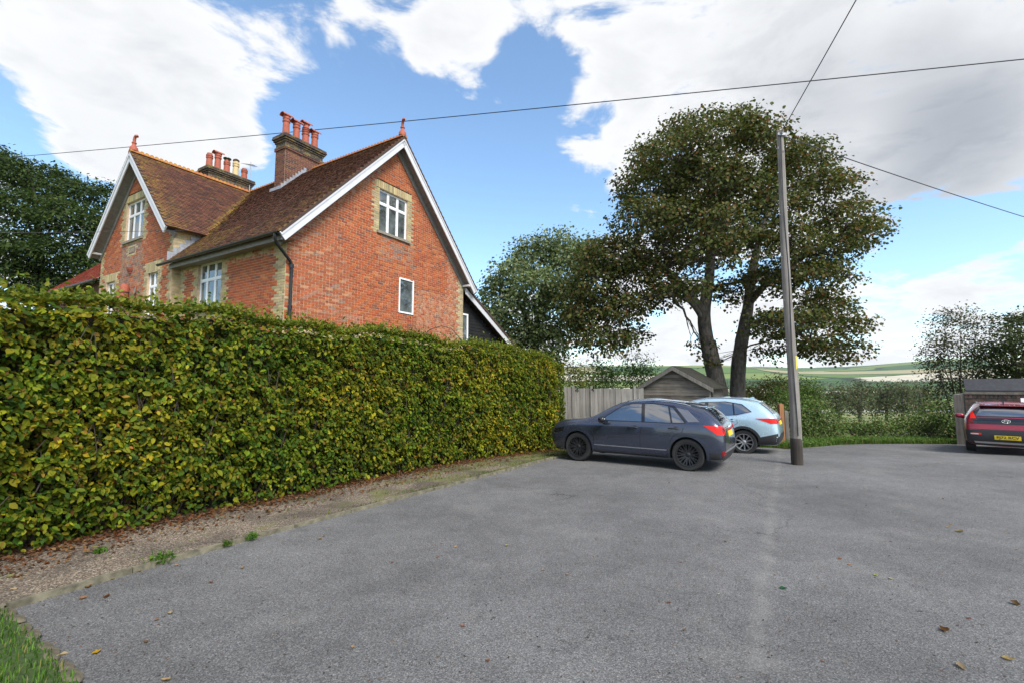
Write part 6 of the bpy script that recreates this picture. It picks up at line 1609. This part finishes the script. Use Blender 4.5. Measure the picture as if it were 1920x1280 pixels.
# low brick outbuilding with slate roof, far right
ob_o = at(1813, 800, 18.3)
ob = empty('slate_outbuilding', (ob_o[0], ob_o[1], gz(18.3)), R(-40)); tag(ob, 'low dark brick outbuilding with grey slate roof behind the red car', 'building')
zt = at(1813, 738, 18.3)[2] - gz(18.3); zr = at(1813, 716, 18.9)[2] - gz(18.3)
mb = MB(); mb.box((0, .01, 0), (9, 3, zt)); wl_ = mb.build('wall', plain('dark_mortar', (.10, .085, .07), .95, nz=.3, nscale=20), ob)
mb = MB(); k = 0; z = .0
while z < zt - .01:
    last = z > zt - .16
    x = -(.1125 if k % 2 else 0)
    bl = .115 if last else .225
    while x < 9:
        a, b = max(x, 0), min(x + bl, 9)
        if b - a > .03: brick_geo(mb, np.array((0, .01, 0)), np.array((1., 0, 0)), np.array((0, -1., 0)), a + .005, b - .005, z + .005, min(z + (.15 if last else .075), zt) - .005, .008 + (.012 if last else 0), pc([(.10, .055, .045, 3), (.07, .05, .045, 3), (.14, .075, .055, 2), (.05, .045, .045, 2)]) + (.1,))
        x += bl
    k += 1; z += .15 if last else .075
o = mb.build('brickwork', M['brick'], wl_); o['kind'] = 'stuff'
mb = MB(); mb.box((-.0, -.05, zt), (9, .25, zt + .09)); mb.build('coping', plain('pale_coping', (.17, .15, .125), .9, nz=.35, nscale=6), ob)
mb = MB(); mb.prism([(.05, -.02, zt + .10), (9, -.02, zt + .10), (9, .42, zr + .08), (.05, .42, zr + .08)], (0, 0, .05)); mb.build('roof', plain('grey_slate', (.024, .024, .03), .6, nz=.35, nscale=9, bump=.3), ob)
sg = at(1917, 752, 16.6)
sgo = empty('notice_board', tuple(sg)); tag(sgo, 'pale notice panel cut off by the right edge above the red car', 'sign')
mb = MB(); mb.box((-.06, -.01, -.32), (.5, .01, .12)); mb.build('panel', M['white'], sgo); mb = MB(); mb.box((.2, .011, -2.2), (.27, .06, .1)); mb.build('post', M['fence'], sgo)
# ------------------------------------------------------------------ verge grass, weeds, fallen leaves
N0 = 26000
q = np.stack([rng.uniform(8.0, 22, N0 * 3), rng.uniform(16.2, 20.5, N0 * 3)], 1)
edge_x = [p[0] for p in FAR]; edge_y = [p[1] for p in FAR]
lim = np.interp(q[:, 0], edge_x, edge_y); q = q[(q[:, 1] > lim - .06 + rng.exponential(.04, len(q))) & (rng.random(len(q)) < np.exp(-(q[:, 1] - lim) / 2.5))][:N0]
P = np.concatenate([q, np.array([[gz(y)] for y in q[:, 1]])], 1)
tag(blades('verge_grass', P, rng.uniform(.06, .28, len(P)), pick_cols(len(P), [(0.08, 0.15, 0.022, 4), (0.12, 0.19, 0.035, 3), (0.05, 0.095, 0.018, 2), (0.2, 0.18, 0.07, 1)]), M['grassm'], lean=.9, wid=.008), 'rough bright grass along the far edge of the tarmac')
NW = 5200
i = rng.integers(0, len(P), NW); Q = P[i] + np.stack([rng.normal(size=NW) * .06, rng.normal(size=NW) * .06, rng.uniform(.02, .22, NW)], 1)
tag(leaves('ground_cover', Q, rng.normal(size=(NW, 3)) * .5 + [0, -.3, 1], rng.normal(size=(NW, 3)), rng.uniform(.04, .10, NW), rng.uniform(.03, .06, NW), pick_cols(NW, [(0.07, 0.14, 0.025, 3), (0.10, 0.18, 0.035, 3), (0.05, 0.09, 0.02, 2)]), M['leaf']), 'low leafy ground cover along the verge')
# grass in the gravel strip: thin near, thick far
kp2, KL = poly_pts(KERB, .02)
n = 15000; idx = rng.integers(0, len(kp2) - 2, n); d = kp2[idx + 1] - kp2[idx]; d /= np.linalg.norm(d, axis=1, keepdims=True); nrm2 = np.stack([-d[:, 1], d[:, 0]], 1)
yy = kp2[idx, 1]; pr__ = np.clip((yy - 6.0) / 7.0, .04, 1); kk = rng.random(n) < pr__
off = np.where(rng.random(n) < .35, rng.exponential(.05, n), rng.uniform(.02, .95, n))
patch = np.sin(kp2[idx, 0] * 3 + off * 6) * np.sin(yy * 2.2 + off * 3); kk &= patch > -.25
Pg = np.concatenate([kp2[idx] + nrm2 * off[:, None], np.array([[gz(y) + .03] for y in yy])], 1)[kk]
tag(blades('path_grass', Pg, rng.uniform(.015, .06, len(Pg)), pick_cols(len(Pg), [(0.10, 0.14, 0.03, 3), (0.16, 0.17, 0.05, 3), (0.07, 0.10, 0.02, 2)]), M['grassm'], lean=1.2, wid=.004), 'short grass growing in the gravel strip')
for j, (x, y, sc, lab) in enumerate([(300, 1056, 1.0, 'leafy weed tuft at the kerb in the left foreground'), (470, 1012, .6, 'small grass tuft at the kerb beyond the leafy weed'), (186, 1040, .55, 'small grass tuft in the gravel near the hedge'), (425, 1025, .4, 'tiny weed on the kerb between two larger tufts')]):
    p = on_ground(x, y); o = empty('weed_tuft', (p[0], p[1], gz(p[1]) + .02)); tag(o, lab, 'weed', 'weed tufts by the kerb'); k = int(60 * sc) + 12
    b = np.stack([rng.normal(size=k) * .05 * sc, rng.normal(size=k) * .05 * sc, np.zeros(k)], 1)
    blades('blades', b, rng.uniform(.05, .14, k) * sc + .02, pick_cols(k, GR), M['grassm'], o, lean=1.3, wid=.006)
    k2 = int(22 * sc); b = np.stack([rng.normal(size=k2) * .07 * sc, rng.normal(size=k2) * .07 * sc, rng.uniform(.01, .07, k2)], 1)
    leaves('leaf_rosette', b, rng.normal(size=(k2, 3)) * .4 + [0, 0, 1], rng.normal(size=(k2, 3)), rng.uniform(.04, .08, k2), rng.uniform(.02, .04, k2), pick_cols(k2, GR), M['leaf'], o)
# dead leaves drifted under the hedge
n = 9500; s = HL[-1] * rng.random(n); Pp, Ta, No = hpos(s); off = np.where(rng.random(n) < .75, rng.normal(.14, .17, n), rng.uniform(0, 1.0, n))
Pl = np.stack([Pp[:, 0] + No[:, 0] * off, Pp[:, 1] + No[:, 1] * off, np.array([gz(y) + .04 for y in Pp[:, 1]]) + rng.random(n) * .02], 1)
tag(leaves('leaf_litter', Pl, rng.normal(size=(n, 3)) * .35 + [0, 0, 1], rng.normal(size=(n, 3)) * [1, 1, .1], rng.uniform(.03, .07, n), rng.uniform(.02, .04, n), pick_cols(n, [(0.16, 0.065, 0.028, 4), (0.10, 0.045, 0.022, 3), (0.22, 0.12, 0.05, 2), (0.06, 0.035, 0.02, 2)]), M['leaf_dark']), 'brown dead leaves drifted under the hedge')
# twigs, seeds and chaff scattered over the tarmac
n = 9000; Pd = np.stack([rng.uniform(-4.5, 11, n), rng.uniform(1.4, 14, n)], 1); Pd = Pd[in_poly(Pd, tpoly)]; n = len(Pd)
Pd = np.concatenate([Pd, np.array([[gz(y) + .005] for y in Pd[:, 1]])], 1)
tag(leaves('tarmac_debris', Pd, rng.normal(size=(n, 3)) * .15 + [0, 0, 1], rng.normal(size=(n, 3)) * [1, 1, 0], rng.uniform(.008, .03, n), rng.uniform(.004, .012, n), pick_cols(n, [(0.16, 0.075, 0.03, 4), (0.06, 0.035, 0.02, 4), (0.24, 0.14, 0.07, 2), (0.03, 0.025, 0.02, 3)]), M['leaf_dark']), 'tiny seeds and leaf scraps strewn over the tarmac')
def curled(col, c=.5):
    mb = MB(); n = 6
    for i in range(n):
        pass
    V = []; F = []
    for i in range(7):
        t = i / 6; w = .46 * math.sin(math.pi * t ** .8) ** 1.15 * (1.05 - .35 * t) * random.uniform(.82, 1.15) + .012
        zc = c * .35 * (t - .5) ** 2 * 2
        for a in (-1, -.5, 0, .5, 1): V.append((a * w * (1 - .25 * c * abs(a)), t - .5, zc + c * .30 * abs(a) ** 1.5 * w * 2 + random.uniform(-.05, .05)))
    for i in range(6):
        for k in range(4): F.append((i * 5 + k, i * 5 + k + 1, (i + 1) * 5 + k + 1, (i + 1) * 5 + k))
    mb.add(V, F, col)
    return mb
FL = [((181, 1223), .085, (0.45, 0.26, 0.02), .6, 'yellow fallen leaf on the tarmac near the lawn corner'), ((320, 1150), .07, (0.36, 0.28, 0.17), 1.1, 'pale tightly curled leaf on the tarmac in the left foreground'),
      ((200, 1119), .10, (0.17, 0.075, 0.035), 1.0, 'large rolled brown leaf near the kerb'), ((155, 1122), .085, (0.25, 0.13, 0.07), .8, 'brown leaf left of the large rolled one'),
      ((165, 1100), .10, (0.22, 0.11, 0.04), .7, 'long brown leaf lying against the kerb'), ((210, 1085), .085, (0.36, 0.25, 0.11), .6, 'straw coloured leaf against the kerb'),
      ((330, 1060), .07, (0.36, 0.22, 0.13), .6, 'pinkish tan leaf beside the leafy weed tuft'), ((455, 1065), .07, (0.30, 0.18, 0.09), .9, 'tan curled leaf alone on the tarmac beyond the weed tuft'),
      ((600, 1010), .08, (0.30, 0.20, 0.11), .9, 'light brown leaf near the kerb at mid distance'), ((310, 1276), .085, (0.34, 0.24, 0.13), .7, 'pale leaf at the bottom edge in the left foreground'),
      ((117, 1249), .09, (0.36, 0.27, 0.16), .7, 'pale leaf lying on the lawn edging stones'), ((25, 1111), .08, (0.40, 0.30, 0.18), .5, 'pale leaf on the gravel at the left edge'),
      ((18, 1086), .11, (0.22, 0.21, 0.10), .6, 'greyish green leaf on the gravel at the far left'), ((260, 1071), .06, (0.28, 0.14, 0.06), .7, 'small orange brown leaf at the kerb left of the weed'),
      ((1799, 997), .12, (0.20, 0.15, 0.07), .9, 'olive brown crumpled leaf at the right, mid distance'), ((1771, 1182), .11, (0.17, 0.08, 0.03), 1.0, 'dark brown crumpled leaf at lower right'),
      ((1891, 1236), .085, (0.30, 0.22, 0.10), .7, 'tan leaf near the right edge at the bottom'), ((1802, 1251), .09, (0.24, 0.18, 0.11), .8, 'greyish tan leaf at the lower right left of the tan one'),
      ((1469, 1103), .085, (0.02, 0.10, 0.04), .5, 'dark green fallen leaf on the open tarmac'), ((1348, 1114), .04, (0.55, 0.50, 0.33), .3, 'tiny cream petal on the open tarmac'),
      ((1642, 1078), .065, (0.34, 0.34, 0.11), .5, 'yellowish green leaf right of centre on the tarmac'), ((1671, 1085), .065, (0.42, 0.36, 0.25), .5, 'pale leaf right of the yellowish green one'),
      ((950, 1023), .07, (0.30, 0.24, 0.10), .8, 'olive leaf near the middle of the tarmac'), ((1592, 1058), .055, (0.36, 0.20, 0.12), .6, 'pinkish leaf left of the yellowish green one'), ((1905, 1133), .10, (0.13, 0.075, 0.035), .9, 'dark leaf at the right edge of the picture')]
for (pxy, sz_, col, cu, lab) in FL:
    p = on_ground(*pxy); o = curled(col, cu).build('fallen_leaf', M['leaf_dark'], None, True)
    up = .034 if p[0] < -3.2 and pxy[0] < 30 else (.075 if pxy == (117, 1249) else .006)
    o.location = (p[0], p[1], gz(p[1]) + up); o.scale = (sz_ * .8,) * 3; o.rotation_euler = (random.uniform(-.15, .15), random.uniform(-.2, .2), random.uniform(0, 6.28)); tag(o, lab, 'leaf', 'fallen leaves')
meshes = [curled(c, k).mesh('fallen_leaf', M['leaf_dark'], True) for c, k in (((.26, .13, .06), .7), ((.20, .09, .045), .9), ((.33, .22, .12), .6), ((.13, .075, .04), 1.0), ((.28, .10, .05), .4))]
placed = 0
while placed < 62:
    x, y = random.uniform(-4, 9), 2.2 + 9.5 * random.random() ** 1.3
    if not in_poly(np.array([[x, y]]), tpoly)[0]: continue
    o = bpy.data.objects.new('fallen_leaf', random.choice(meshes)); s_ = random.uniform(.028, .05); o.location = (x, y, gz(y) + .005); o.scale = (s_,) * 3
    o.rotation_euler = (random.uniform(-.2, .2), random.uniform(-.2, .2), random.uniform(0, 6.28)); link(o); tag(o, 'small dry brown scrap of leaf lying on the open tarmac', 'leaf', 'small leaf scraps on the tarmac'); placed += 1

# ------------------------------------------------------------------ the air over the valley
mb = MB(); mb.box((-4600, -75, -11), (6900, 3120, 175))
hm = bpy.data.materials.new('valley_air'); hm.use_nodes = True; t_ = hm.node_tree; t_.nodes.clear()
vo = t_.nodes.new('ShaderNodeVolumePrincipled'); vo.inputs['Color'].default_value = (.80, .88, 1.0, 1); vo.inputs['Density'].default_value = 0.00007
vo.inputs['Anisotropy'].default_value = 0.2
ou = t_.nodes.new('ShaderNodeOutputMaterial'); t_.links.new(vo.outputs[0], ou.inputs['Volume'])
tag(mb.build('haze', hm), kind='stuff', label='thin haze over the valley')
